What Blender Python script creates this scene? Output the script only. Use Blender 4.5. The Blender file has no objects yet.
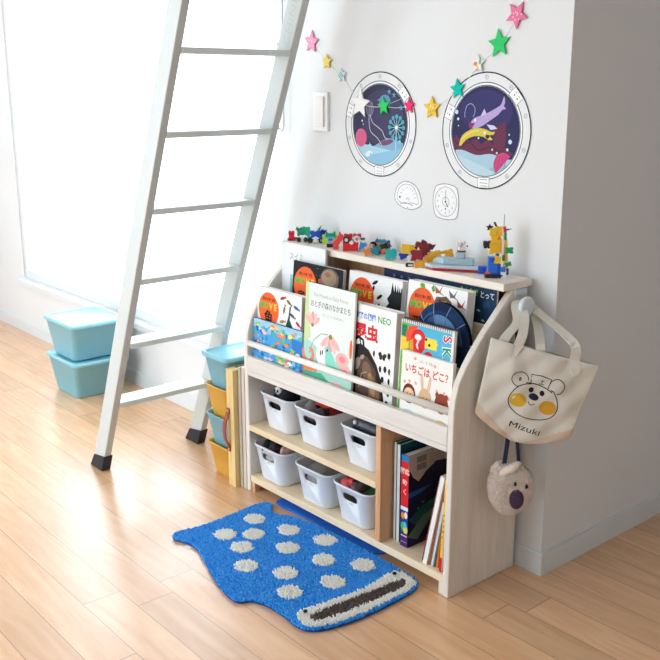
import bpy, math, random
from mathutils import Vector, Matrix
PI = math.pi
random.seed(7)
SC = bpy.context.scene
COL = SC.collection

# ------------------------------------------------------------------ materials
def lin(c):
    return c / 12.92 if c <= 0.04045 else ((c + 0.055) / 1.055) ** 2.4
def rgb(h):
    if isinstance(h, str):
        h = h.lstrip('#'); h = h if len(h) == 6 else ''.join(c + c for c in h); return tuple(lin(int(h[i:i + 2], 16) / 255) for i in (0, 2, 4))
    return h
MATS = {}
def mat(h, rough=.5, var=.06, scale=40, bump=0.0, spec=.4, stretch=(1, 1, 1), metal=0, sheen=0, trans=0, name=None, bscale=None):
    key = name or (h, rough, var, scale, bump, stretch, sheen, metal)
    if key in MATS: return MATS[key]
    m = bpy.data.materials.new(str(name or 'finish')); m.use_nodes = True
    nt = m.node_tree; b = nt.nodes['Principled BSDF']; c = rgb(h)
    b.inputs['Roughness'].default_value = rough
    b.inputs['Specular IOR Level'].default_value = spec
    b.inputs['Metallic'].default_value = metal
    if sheen: b.inputs['Sheen Weight'].default_value = sheen
    tc = nt.nodes.new('ShaderNodeTexCoord'); mp = nt.nodes.new('ShaderNodeMapping')
    mp.inputs['Scale'].default_value = stretch
    nt.links.new(tc.outputs['Object'], mp.inputs['Vector'])
    no = nt.nodes.new('ShaderNodeTexNoise'); no.inputs['Scale'].default_value = scale; no.inputs['Detail'].default_value = 3
    nt.links.new(mp.outputs[0], no.inputs['Vector'])
    mx = nt.nodes.new('ShaderNodeMix'); mx.data_type = 'RGBA'
    mx.inputs[6].default_value = tuple(x * (1 - var) for x in c) + (1,)
    mx.inputs[7].default_value = tuple(min(1, x * (1 + var)) for x in c) + (1,)
    nt.links.new(no.outputs[0], mx.inputs[0]); nt.links.new(mx.outputs[2], b.inputs['Base Color'])
    if bump:
        n2 = nt.nodes.new('ShaderNodeTexNoise'); n2.inputs['Scale'].default_value = bscale or scale * 3
        nt.links.new(mp.outputs[0], n2.inputs['Vector'])
        bp = nt.nodes.new('ShaderNodeBump'); bp.inputs['Strength'].default_value = bump; bp.inputs['Distance'].default_value = .002
        nt.links.new(n2.outputs[0], bp.inputs['Height']); nt.links.new(bp.outputs[0], b.inputs['Normal'])
    MATS[key] = m; return m

def wood(name, c1, c2, axis='x', rough=.45, scale=14, knots=True, contrast=1.0):
    if name in MATS: return MATS[name]
    m = bpy.data.materials.new(name); m.use_nodes = True; nt = m.node_tree; b = nt.nodes['Principled BSDF']
    b.inputs['Roughness'].default_value = rough; b.inputs['Specular IOR Level'].default_value = .35
    tc = nt.nodes.new('ShaderNodeTexCoord'); mp = nt.nodes.new('ShaderNodeMapping')
    s = {'x': (.08, 1, 1), 'y': (1, .08, 1), 'z': (1, 1, .08)}[axis]
    mp.inputs['Scale'].default_value = s; nt.links.new(tc.outputs['Object'], mp.inputs['Vector'])
    n = nt.nodes.new('ShaderNodeTexNoise'); n.inputs['Scale'].default_value = scale; n.inputs['Detail'].default_value = 5
    n.inputs['Distortion'].default_value = 1.2
    n2 = nt.nodes.new('ShaderNodeTexNoise'); n2.inputs['Scale'].default_value = scale * 9; n2.inputs['Detail'].default_value = 4
    for k in (n, n2): nt.links.new(mp.outputs[0], k.inputs['Vector'])
    ad = nt.nodes.new('ShaderNodeMath'); ad.operation = 'MULTIPLY_ADD'; ad.inputs[1].default_value = .45
    nt.links.new(n2.outputs[0], ad.inputs[0])
    sb = nt.nodes.new('ShaderNodeMath'); sb.operation = 'MULTIPLY'; sb.inputs[1].default_value = .6
    nt.links.new(n.outputs[0], sb.inputs[0]); nt.links.new(sb.outputs[0], ad.inputs[2])
    cr = nt.nodes.new('ShaderNodeValToRGB')
    cr.color_ramp.elements[0].position = .36; cr.color_ramp.elements[1].position = .64
    cr.color_ramp.elements[0].color = rgb(c2) + (1,); cr.color_ramp.elements[1].color = rgb(c1) + (1,)
    nt.links.new(ad.outputs[0], cr.inputs[0]); nt.links.new(cr.outputs[0], b.inputs['Base Color'])
    MATS[name] = m; return m

# ------------------------------------------------------------------ mesh builder
class G:
    def __init__(s): s.v = []; s.f = []; s.m = []; s.ms = []; s.sm = []
    def mi(s, m):
        if m not in s.ms: s.ms.append(m)
        return s.ms.index(m)
    def add(s, vs, fs, m, smooth=False, T=None):
        o = len(s.v)
        s.v += [tuple((T @ Vector(p)) if T else p) for p in vs]
        k = s.mi(m)
        for f in fs: s.f.append([i + o for i in f]); s.m.append(k); s.sm.append(smooth)
        return s
    def box(s, x0, x1, y0, y1, z0, z1, m, T=None):
        vs = [(x, y, z) for z in (z0, z1) for y in (y0, y1) for x in (x0, x1)]
        return s.add(vs, [(0, 2, 3, 1), (4, 5, 7, 6), (0, 1, 5, 4), (2, 6, 7, 3), (0, 4, 6, 2), (1, 3, 7, 5)], m, T=T)
    def prism(s, pts, a0, a1, axis, m, T=None, smooth=False):
        # pts 2D; extruded along axis
        def P(p, a): return {'x': (a, p[0], p[1]), 'y': (p[0], a, p[1]), 'z': (p[0], p[1], a)}[axis]
        n = len(pts); vs = [P(p, a0) for p in pts] + [P(p, a1) for p in pts]
        fs = [list(range(n))[::-1], list(range(n, 2 * n))] + [(i, (i + 1) % n, n + (i + 1) % n, n + i) for i in range(n)]
        return s.add(vs, fs, m, smooth, T)
    def loft(s, rings, m, cap0=True, cap1=True, smooth=True, closed=True, T=None):
        n = len(rings[0]); vs = [p for r in rings for p in r]; fs = []
        for k in range(len(rings) - 1):
            for i in range(n if closed else n - 1):
                j = (i + 1) % n; fs.append((k * n + i, k * n + j, (k + 1) * n + j, (k + 1) * n + i))
        if cap0: fs.append(list(range(n))[::-1])
        if cap1: fs.append([(len(rings) - 1) * n + i for i in range(n)])
        return s.add(vs, fs, m, smooth, T)
    def lathe(s, prof, m, n=20, axis='z', c=(0, 0, 0), T=None, caps=True):
        R = []
        for r, h in prof:
            ring = []
            for i in range(n):
                a = 2 * PI * i / n; p = (r * math.cos(a), r * math.sin(a), h)
                if axis == 'x': p = (p[2], p[0], p[1])
                if axis == 'y': p = (p[0], p[2], p[1])
                ring.append((p[0] + c[0], p[1] + c[1], p[2] + c[2]))
            R.append(ring)
        return s.loft(R, m, caps, caps, T=T)
    def ball(s, c, r, m, n=12, T=None):
        if not isinstance(r, tuple): r = (r, r, r)
        R = []
        for k in range(1, n):
            a = PI * k / n
            R.append([(c[0] + r[0] * math.sin(a) * math.cos(2 * PI * i / (n + 4)), c[1] + r[1] * math.sin(a) * math.sin(2 * PI * i / (n + 4)), c[2] - r[2] * math.cos(a)) for i in range(n + 4)])
        return s.loft(R, m, T=T)
    def tube(s, pts, r, m, n=8, T=None, flat=None):
        pts = [Vector(p) for p in pts]; R = []
        up = Vector((0.13, .21, 1)).normalized()
        for k, p in enumerate(pts):
            t = (pts[min(k + 1, len(pts) - 1)] - pts[max(k - 1, 0)]).normalized()
            a = t.cross(up);  a = a.normalized() if a.length > .05 else t.cross(Vector((1, 0, 0))).normalized()
            b = t.cross(a).normalized(); rr = r[k] if isinstance(r, (list, tuple)) else r
            if flat: # ribbon: wide along given vector
                w = (flat[0] - t * flat[0].dot(t)).normalized(); nrm = t.cross(w).normalized()
                R.append([p + w * (sx * flat[1]) + nrm * (sy * flat[2]) for sx, sy in ((-1, -1), (1, -1), (1, 1), (-1, 1))])
            else: R.append([p + a * rr * math.cos(2 * PI * i / n) + b * rr * math.sin(2 * PI * i / n) for i in range(n)])
        return s.loft(R, m, smooth=not flat, T=T)
    def build(s, name, parent=None, bevel=0, loc=None, seg=2, subs=0, tint=None, autosmooth=None, rot=None):
        me = bpy.data.meshes.new(name); me.from_pydata([tuple(p) for p in s.v], [], s.f)
        for m in s.ms: me.materials.append(m)
        for p, k, sm in zip(me.polygons, s.m, s.sm): p.material_index = k; p.use_smooth = sm
        me.update()
        o = bpy.data.objects.new(name, me); COL.objects.link(o)
        if parent: o.parent = parent
        if loc: o.location = loc
        if rot: o.rotation_euler = rot
        if bevel:
            b = o.modifiers.new('bevel', 'BEVEL'); b.width = bevel; b.segments = seg; b.limit_method = 'ANGLE'; b.angle_limit = .6
            b.use_clamp_overlap = True
        if subs:
            u = o.modifiers.new('subd', 'SUBSURF'); u.levels = u.render_levels = subs
        return o

def thing(name, label, cat, loc=(0, 0, 0), rot=(0, 0, 0), group=None):
    o = bpy.data.objects.new(name, None); COL.objects.link(o); o.empty_display_size = .05
    o.location = loc; o.rotation_euler = rot
    return tag(o, label, cat, group)
def tag(o, label, cat, group=None):
    o['label'] = label; o['category'] = cat
    if group: o['group'] = group
    return o
def lab(o, l): o['label'] = l; return o
def struct(o): o['kind'] = 'structure'; return o
def dup(src, label, loc=None, rot=None):
    r = src.copy(); COL.objects.link(r); r['label'] = label
    if loc: r.location = loc
    if rot: r.rotation_euler = rot
    for ch in list(src.children):
        c = ch.copy(); COL.objects.link(c); c.parent = r
        for g in ch.children:
            d = g.copy(); COL.objects.link(d); d.parent = c
    return r

# ------------------------------------------------------------------ flat art
_tc = {}
def textmesh(s, bold=0.0):
    k = (s, bold)
    if k in _tc: return _tc[k]
    c = bpy.data.curves.new('lettering', 'FONT'); c.body = s; c.resolution_u = 2; c.offset = bold
    o = bpy.data.objects.new('lettering', c); COL.objects.link(o)
    dg = bpy.context.evaluated_depsgraph_get(); me = bpy.data.meshes.new_from_object(o.evaluated_get(dg))
    vs = [(v.co.x, v.co.y) for v in me.vertices]; fs = [tuple(p.vertices) for p in me.polygons]
    bpy.data.objects.remove(o); bpy.data.curves.remove(c); bpy.data.meshes.remove(me)
    _tc[k] = (vs, fs); return _tc[k]
def cm(h, rough=.55): return mat(h, rough, .03, 60, spec=.18)
class Art:
    """flat printed shapes added to G through a mapping (u, v, lift) -> xyz"""
    def __init__(s, g, fn, step=.000012): s.g = g; s.fn = fn; s.k = 1; s.step = step; s.cm = cm
    def poly(s, pts, h, layer=True):
        if layer: s.k += 1
        s.g.add([s.fn(u, v, s.k * s.step) for u, v in pts], [list(range(len(pts)))], s.cm(h))
    def rect(s, x0, y0, x1, y1, h): s.poly([(x0, y0), (x1, y0), (x1, y1), (x0, y1)], h)
    def ell(s, cx, cy, rx, ry, h, rot=0, n=20, a0=0, a1=2 * PI):
        c, q = math.cos(rot), math.sin(rot); full = abs(a1 - a0) > 6.2
        P = []
        for i in range(n if full else n + 1):
            a = a0 + (a1 - a0) * i / n; x, y = rx * math.cos(a), ry * math.sin(a); P.append((cx + x * c - y * q, cy + x * q + y * c))
        s.poly(P, h)
    def line(s, pts, w, h, closed=False):
        s.k += 1; n = len(pts); L = []
        for i in range(n):
            a = pts[(i - 1) % n] if closed or i > 0 else pts[i]; b = pts[(i + 1) % n] if closed or i < n - 1 else pts[i]
            dx, dy = b[0] - a[0], b[1] - a[1]; d = math.hypot(dx, dy) or 1
            L.append((pts[i][0] - dy / d * w / 2, pts[i][1] + dx / d * w / 2)); L.append((pts[i][0] + dy / d * w / 2, pts[i][1] - dx / d * w / 2))
        fs = [(2 * i, 2 * i + 1, 2 * ((i + 1) % n) + 1, 2 * ((i + 1) % n)) for i in range(n if closed else n - 1)]
        s.g.add([s.fn(u, v, s.k * s.step) for u, v in L], fs, s.cm(h))
    def ring(s, cx, cy, r, w, h, n=40, ry=None):
        s.line([(cx + r * math.cos(2 * PI * i / n), cy + (ry or r) * math.sin(2 * PI * i / n)) for i in range(n)], w, h, True)
    def star(s, cx, cy, r, h, k=.45, rot=PI / 2, n=5):
        s.poly([(cx + (r if i % 2 == 0 else r * k) * math.cos(rot + PI * i / n), cy + (r if i % 2 == 0 else r * k) * math.sin(rot + PI * i / n)) for i in range(2 * n)], h)
    def blob(s, cx, cy, r, h, jag=.25, n=14, ry=None, seed=None):
        rnd = random.Random(seed if seed is not None else int(cx * 9999 + cy * 777))
        P = []
        for i in range(n):
            a = 2 * PI * i / n; k = 1 + rnd.uniform(-jag, jag); P.append((cx + r * k * math.cos(a), cy + (ry or r) * k * math.sin(a)))
        s.poly(P, h)
    def text(s, t, x, y, size, h, bold=0, rot=0, width=None, align='l'):
        s.k += 1
        vs, fs = textmesh(t, bold); xs = [v[0] for v in vs]; x0, x1 = min(xs), max(xs)
        sx = (width / (x1 - x0)) if width else size; off = x0 if align == 'l' else (x0 + x1) / 2
        c, q = math.cos(rot), math.sin(rot)
        s.g.add([s.fn(x + (a - off) * sx * c - b * size * q, y + (a - off) * sx * q + b * size * c, s.k * s.step) for a, b in vs], fs, s.cm(h))

# ------------------------------------------------------------------ common materials
WHITEW = wood('whitewashed_wood', '#e6e2dc', '#d9d3ca', 'x', scale=10)
WHITEZ = wood('whitewashed_wood_upright', '#ece6dd', '#ddd3c7', 'z', scale=10)
PINE = wood('pine', '#f3e2c6', '#e8cfa8', 'x', scale=12)
PINEZ = wood('pine_upright', '#e6b78d', '#cf9264', 'z', scale=12)
BEIGE = mat('#dcdad8', .8, .02, 3, name='greige_paint', spec=.2)
WALL = mat('#e5e7e8', .85, .008, 3, bump=.06, bscale=160, name='wall_paint', spec=.2)
TRIMW = mat('#dfe4e6', .5, .01, 8, name='trim_white')
PAPER = mat('#efece6', .8, .10, 90, stretch=(1, 30, 1), name='paper_pages')
BASK = mat('#e2e7ee', .35, .01, 10, name='white_plastic')
DARK = mat('#23232c', .6, .2, 30, name='dark_stuff')

# ------------------------------------------------------------------ setting
# floor boards: one mesh; uv = along / across each plank, attribute tone = random per plank
def build_floor():
    X0, X1, Y0, Y1, W = -2.9, 3.3, -4.0, 1.6, .105
    vs, fs, uv, tone = [], [], [], []
    rnd = random.Random(3); row = 0
    n0 = math.floor((Y0 + .165) / W)
    known = {round((-.795 + .165) / W): .335, round((-.9 + .165) / W): .404, round((-.27 + .165) / W): 1.02}
    k = n0
    while -.165 + k * W < Y1:
        ya, yb = max(Y0, -.165 + k * W), min(Y1, -.165 + (k + 1) * W)
        L = 1.82; x = known.get(k, rnd.uniform(0, L)) - 3 * L
        while x < X1:
            a, b = max(x, X0), min(x + L, X1)
            if b > a:
                i = len(vs); vs += [(a, ya, 0), (b, ya, 0), (b, yb, 0), (a, yb, 0)]; fs.append((i, i + 1, i + 2, i + 3))
                uv += [(a - x, 0), (b - x, 0), (b - x, yb - ya), (a - x, yb - ya)]; tone.append(rnd.random())
            x += L
        k += 1
    me = bpy.data.meshes.new('floor'); me.from_pydata(vs, [], fs); ul = me.uv_layers.new(name='UVMap')
    for i, c in enumerate(uv): ul.data[i].uv = c
    at = me.attributes.new('tone', 'FLOAT', 'FACE')
    for i, t in enumerate(tone): at.data[i].value = t
    m = bpy.data.materials.new('floor_boards'); m.use_nodes = True; nt = m.node_tree; N = nt.nodes.new; K = nt.links.new; b = nt.nodes['Principled BSDF']
    uvn = N('ShaderNodeUVMap'); uvn.uv_map = 'UVMap'; sx = N('ShaderNodeSeparateXYZ'); K(uvn.outputs[0], sx.inputs[0])
    at = N('ShaderNodeAttribute'); at.attribute_name = 'tone'
    tc = N('ShaderNodeTexCoord'); mp = N('ShaderNodeMapping'); mp.inputs['Scale'].default_value = (.12, 1, 1); K(tc.outputs['Object'], mp.inputs['Vector'])
    cmb = N('ShaderNodeCombineXYZ'); mul = N('ShaderNodeMath'); mul.operation = 'MULTIPLY'; mul.inputs[1].default_value = 17; K(at.outputs['Fac'], mul.inputs[0]); K(mul.outputs[0], cmb.inputs[2])
    add = N('ShaderNodeVectorMath'); K(mp.outputs[0], add.inputs[0]); K(cmb.outputs[0], add.inputs[1])
    n1 = N('ShaderNodeTexNoise'); n1.inputs['Scale'].default_value = 22; n1.inputs['Detail'].default_value = 6; n1.inputs['Distortion'].default_value = 1.5; K(add.outputs[0], n1.inputs['Vector'])
    cr = N('ShaderNodeValToRGB'); cr.color_ramp.elements[0].position = .3; cr.color_ramp.elements[1].position = .72
    cr.color_ramp.elements[0].color = rgb('#dba678') + (1,); cr.color_ramp.elements[1].color = rgb('#eec499') + (1,)
    K(n1.outputs[0], cr.inputs[0])
    hs = N('ShaderNodeHueSaturation'); mr = N('ShaderNodeMapRange'); mr.inputs[3].default_value = .88; mr.inputs[4].default_value = 1.08
    K(at.outputs['Fac'], mr.inputs[0]); K(mr.outputs[0], hs.inputs['Value']); K(cr.outputs[0], hs.inputs['Color'])
    def edge(sock, lo, hi):
        a = N('ShaderNodeMath'); a.operation = 'LESS_THAN'; a.inputs[1].default_value = lo; K(sock, a.inputs[0])
        c = N('ShaderNodeMath'); c.operation = 'GREATER_THAN'; c.inputs[1].default_value = hi; K(sock, c.inputs[0])
        d = N('ShaderNodeMath'); d.operation = 'MAXIMUM'; K(a.outputs[0], d.inputs[0]); K(c.outputs[0], d.inputs[1]); return d
    e1 = edge(sx.outputs[0], .0012, 1.8188); e2 = edge(sx.outputs[1], .0009, W - .0009)
    e = N('ShaderNodeMath'); e.operation = 'MAXIMUM'; K(e1.outputs[0], e.inputs[0]); K(e2.outputs[0], e.inputs[1])
    mx = N('ShaderNodeMix'); mx.data_type = 'RGBA'; K(e.outputs[0], mx.inputs[0]); K(hs.outputs[0], mx.inputs[6]); mx.inputs[7].default_value = rgb('#9a7456') + (1,)
    K(mx.outputs[2], b.inputs['Base Color']); b.inputs['Roughness'].default_value = .36; b.inputs['Specular IOR Level'].default_value = .8; b.inputs['Coat Weight'].default_value = .7; b.inputs['Coat Roughness'].default_value = .22
    me.materials.append(m); o = bpy.data.objects.new('floor', me); COL.objects.link(o); struct(o)
build_floor()

WX0, WX1, WZ0, WZ1 = -2.45, -.125, .31, 2.05       # the window in the back wall
XC = .977                                         # outer corner of the back wall
LY0, LY1, LZ0, LZ1 = -3.85, -2.3, .10, 2.2
FX0, FX1 = -1.9, .5  # opening for the unseen window added in the front wall
def wall(name, boxes, m=None):
    g = G()
    for b in boxes: g.box(*b, m or WALL)
    return struct(g.build(name))
wall('wall_back', [(-2.9, WX0, .018, .14, 0, 2.4), (WX1, XC, .018, .14, 0, 2.4), (WX0, WX1, .018, .14, 0, WZ0), (WX0, WX1, .018, .14, WZ1, 2.4)])
wall('wall_hall', [(XC - .12, XC, .14, 1.6, 0, 2.4)])
wall('wall_far', [(XC - .12, 3.3, 1.6, 1.72, 0, 2.4)])
wall('wall_right', [(3.3, 3.42, -4.0, 1.72, 0, 2.4)], BEIGE)
wall('wall_front', [(-3.02, FX0, -4.12, -4.0, 0, 2.4), (FX1, 3.42, -4.12, -4.0, 0, 2.4), (FX0, FX1, -4.12, -4.0, 0, .10), (FX0, FX1, -4.12, -4.0, 2.2, 2.4)], BEIGE)
wall('wall_left', [(-3.02, -2.9, -4.0, LY0, 0, 2.4), (-3.02, -2.9, LY1, .14, 0, 2.4), (-3.02, -2.9, LY0, LY1, 0, LZ0), (-3.02, -2.9, LY0, LY1, LZ1, 2.4)])
struct(G().box(-3.02, 3.42, -4.12, 1.72, 2.4, 2.5, WALL).build('ceiling'))
g = G()
g.prism([(.018, 0), (.0095, 0), (.0095, .060), (.0125, .065), (.018, .065)], -2.9, XC + .0085, 'x', TRIMW)
struct(g.build('baseboard_back'))
g = G(); g.box(XC, XC + .0085, .0185, 1.6, 0, .062, TRIMW); g.box(XC, XC + .005, .0185, 1.6, .062, .065, TRIMW); struct(g.build('baseboard_hall'))
# sill and window frames
g = G(); g.prism([(.018, .272), (-.012, .276), (-.014, .300), (-.010, .306), (.14, .312), (.14, .29), (.018, .285)], WX0 - .03, WX1 + .012, 'x', TRIMW); struct(g.build('trim_1'))
GLASS = bpy.data.materials.new('window_glass'); GLASS.use_nodes = True
nt = GLASS.node_tree; nt.nodes.clear(); o_ = nt.nodes.new('ShaderNodeOutputMaterial'); mx = nt.nodes.new('ShaderNodeMixShader')
tr = nt.nodes.new('ShaderNodeBsdfTransparent'); gl = nt.nodes.new('ShaderNodeBsdfGlossy'); gl.inputs['Roughness'].default_value = .02
mx.inputs[0].default_value = .03; nt.links.new(tr.outputs[0], mx.inputs[1]); nt.links.new(gl.outputs[0], mx.inputs[2]); nt.links.new(mx.outputs[0], o_.inputs[0])
def window(name, axis, a0, a1, z0, z1, d0, d1, mids):
    g = G(); t = .05
    def bx(p0, p1, q0, q1, e0=d0, e1=d1, G_=None, m=TRIMW):
        (G_ or g).box(*((p0, p1, e0, e1) if axis == 'x' else (e0, e1, p0, p1)), q0, q1, m)
    bx(a0, a0 + .035, z0 + .0452, z1 - t - .0002); bx(a1 - .05, a1, z0 + .0452, z1 - t - .0002); bx(a0, a1, z1 - t, z1); bx(a0, a1, z0, z0 + .045)
    for mdl in mids: bx(mdl - .03, mdl + .03, z0 + .0452, z1 - t - .0002)
    w = struct(g.build(name, bevel=.003))
    dm = (d0 + d1) / 2; gp = G(); bx(a0 + .03, a1 - .03, z0 + .04, z1 - .045, dm - .002, dm + .002, gp, GLASS)
    gp.build('pane', w)
window('window_1', 'x', WX0, WX1, WZ0, WZ1, .024, .08, [-1.29])
window('window_2', 'y', LY0, LY1, LZ0, LZ1, -2.99, -2.93, [-3.075])
window('fill_window_3', 'x', FX0, FX1, LZ0, LZ1, -4.09, -4.03, [-.7])  # unseen window, added behind the camera to light the rack from the front

# ------------------------------------------------------------------ roller blind with its cord
t = thing('roller_blind', 'white rolled-up window blind with a thin pull cord hanging beside the window', 'blind', (WX1 - .1, .0, 2.06))
FABW = mat('#f0f1f2', .8, .02, 30, name='blind_fabric')
g = G(); g.lathe([(.0, 0), (.028, 0), (.028, 1.9), (0, 1.9)], FABW, axis='x', c=(-1.88, -.018, .03)); g.build('rolled_fabric', t)
g = G(); 
cy = -.008; pts = [(.085, cy, .02), (.0855, cy, -.5), (.086, cy, -.86)]
for i in range(9):
    a = PI * i / 8; pts.append((.086 + .014 * (1 - math.cos(a)), cy, -.885 - .02 * math.sin(a)))
pts += [(.114, cy, -.86), (.114, cy, -.5), (.114, cy, .02)]
g.tube(pts, .0028, mat('#c3cccf', .5, name='cord_white'), 6); g.build('pull_cord', t)

# ------------------------------------------------------------------ loft ladder
LAD = mat('#c9cfce', .4, .02, 14, name='ladder_white'); LT = mat('#dde6e5', .35, .015, 14, name='tread_white')
S, A0, WST, YF, YR, TH = .426, -.455, .072, -.563, -.172, .026
t = thing('loft_ladder', 'tall white leaning loft ladder with flat treads and black foot caps', 'ladder', (A0, -.36, 0))
def stile(y0, y1):
    g = G(); z0, z1 = .05, 2.36
    x = lambda z: S * z
    g.prism([(x(z0) - WST, z0), (x(z0), z0), (x(z1), z1), (x(z1) - WST, z1)], y0 + .36, y1 + .36, 'y', LAD)
    return g
st = []
for y0 in (YF, YR):
    st.append(stile(y0, y0 + TH).build('stile', t, bevel=.003))
    g = G(); zz = .062; e = .004
    g.prism([(-WST - .012, 0.0), (.004, 0.0), (S * zz + e, zz), (S * zz - WST - e, zz - .012)], y0 + .36 - e, y0 + TH + .36 + e, 'y', mat('#2b2c33', .7, .1, 30, name='rubber')); g.build('foot_cap', t, bevel=.003)
for k in range(9):
    z = .274 + .225 * k
    g = G(); x1 = S * z - .001; x0 = x1 - .085
    g.box(x0, x1, YF + TH + .36, YR + .36, z - .018, z, LT); g.build('tread', t, bevel=.003)
    if k < 7:
        g = G(); g.lathe([(0, 0), (.006, 0), (.006, .004), (0, .005)], LT, 10, 'y', (x1 - .004, YF + TH + .3598, z - .009)); g.build('tread_end_cap', t)
# embossed pale lettering on the rear stile
g = G(); d = Vector((S, 0, 1)).normalized(); nrm = Vector((1, 0, -S)).normalized()
base = Vector((S * 1.415 - .012, YR + .36 - .0005, 1.415))
base = Vector((S * 1.40, YR + .36 - .0003, 1.40))
def fn(u, v, l): return base + d * u - nrm * (.010 + v) + Vector((0, -l, 0))
ar = Art(g, fn); ar.text('CHINBEE', 0, .008, .040, '#c3c9c4', .0, width=.20)
for i in range(3): ar.line([(.0 + .02 * i, .006), (.012 + .02 * i, .006)], .002, '#c9cfca')
lab(g.build('lettering', t), 'pale grey raised lettering')

# ------------------------------------------------------------------ bookshelf
t = shelf = thing('picture_book_rack', 'white and pine picture book rack with sloping sides against the wall', 'bookshelf', (.45, -.134, 0))
ox, oy = -.45, .134
prof = [(-.268, 0), (0, 0), (0, .798), (-.05, .798), (-.068, .786), (-.098, .758), (-.13, .728), (-.166, .694), (-.200, .657), (-.228, .622), (-.251, .585), (-.263, .548), (-.268, .510)]
for x0, m in ((0, WHITEZ), (.88, WHITEZ)):
    g = G(); g.prism([(a + oy, b) for a, b in prof], x0 + ox, x0 + .02 + ox, 'x', m); o = g.build('side_panel', t, bevel=.0035)
# screw plugs on the right panel
for (yy, zz) in ((-.258, .44), (-.258, .375), (-.258, .345), (-.15, .59), (-.25, .245), (-.25, .045)):
    g = G(); g.lathe([(0, 0), (.004, 0), (.004, .0006), (0, .0007)], mat('#e8e1d6', .5, name='plug'), 10, 'x', (.9 + ox, yy + oy, zz)); g.build('screw_plug', t)
def part(nm, m, *b, bev=.002, l=None):
    g = G(); g.box(b[0] + ox, b[1] + ox, b[2] + oy, b[3] + oy, b[4], b[5], m); o = g.build(nm, t, bevel=bev)
    if l: lab(o, l)
    return o
part('top_board', wood('top_white', '#f2ebe0', '#eadfce', 'x', scale=9), -.006, .908, -.107, .005, .798, .818)
part('back_panel', PINEZ, .02, .88, -.012, -.002, .04, .797, l='unpainted pine back panel')  # redder pine puts the shade under the top board into the panel's colour
part('tray_board', WHITEW, .02, .88, -.268, -.012, .403, .419)
part('apron', WHITEW, .02, .88, -.268, -.252, .4195, .468)
g = G(); g.lathe([(0, 0), (.0098, 0), (.0098, .86), (0, .86)], wood('rail_white', '#f6f3ee', '#ece6dd', 'x', scale=9), 14, 'x', (.02 + ox, -.259 + oy, .508)); g.build('front_rail', t)
part('slot_divider', PINE, .02, .88, -.192, -.186, .419, .60)
part('upper_tray_board', PINE, .02, .88, -.185, -.012, .478, .489)
part('rear_slot_divider', PINE, .02, .88, -.106, -.099, .489, .702, l='unpainted pine board behind the upper row')
part('shelf_board', PINE, .02, .62, -.268, -.012, .215, .235, l='pale pine middle shelf')
part('bottom_board', PINE, .02, .88, -.266, -.012, .036, .058, l='pale pine bottom shelf')
part('compartment_divider', PINEZ, .62, .64, -.268, -.012, .0585, .4025, l='pine upright board')
part('cleat', PINEZ, .0205, .036, -.262, -.24, 0, .036); part('cleat', WHITEZ, .862, .8795, -.264, -.23, 0, .036)
g = G(); g.lathe([(.0, 0), (.007, 0), (.007, .03), (.024, .032), (.027, .036), (.026, .043), (.02, .046), (0, .046)], mat('#dfe7ec', .35, .01, name='knob_white'), 24, 'x', (.9 + ox, -.052 + oy, .757))
lab(g.build('knob', t), 'round white hanging knob')
part('bracket', mat('#cfdbe2', .4, name='bracket_grey'), .8995, .905, -.055, -.008, .778, .797)

# ------------------------------------------------------------------ books
def book(nm, label, x, y, z, W, H, T, lean, cover, art=None, spine=None, cat='book', rotz=0, thin=False, group=None, back=None):
    t = thing(nm, label, cat, (x, y, z), (-math.atan(lean), 0, rotz), group)
    c = .0022 if T > .01 else .0012; mc = cm(cover); g = G()
    g.box(0, W, 0, c, 0, H, mc); g.box(0, W, T - c, T, 0, H, cm(back or cover)); g.box(0, c, c, T - c, 0, H, cm(spine or cover))
    if art:
        a = Art(g, lambda u, v, l: (u, -l, v)); art(a, W, H)
    g.build('cover', t)
    g = G(); i = .0035 if T > .01 else .0015; g.box(c + .0002, W - i, c + .0002, T - c - .0002, i, H - i, PAPER); g.build('pages', t)
    return t
def zukan(a, W, H, kanji, extra, ov='#f2662b'):
    extra(a, W, H)
    cx, cy, rx, ry = W * .265, H * .755, W * .235, H * .20
    a.ell(cx, cy, rx, ry, ov, n=32)
    a.text('講談社の動く図鑑', cx, cy + ry * .52, .011, '#2b1a12', 0.01, width=rx * 1.2, align='c')
    for i, (ch, col) in enumerate(zip('MOVE', ('#4fc04a', '#5cc04a', '#f0c63a', '#f5d544'))):
        a.text(ch, cx - rx * .66 + i * rx * .44, cy + ry * .04, .028, col, .04, align='c')
    a.text(kanji, cx, cy - ry * .78, .046 if len(kanji) == 1 else .032, '#25160f', .03, align='c')

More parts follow.
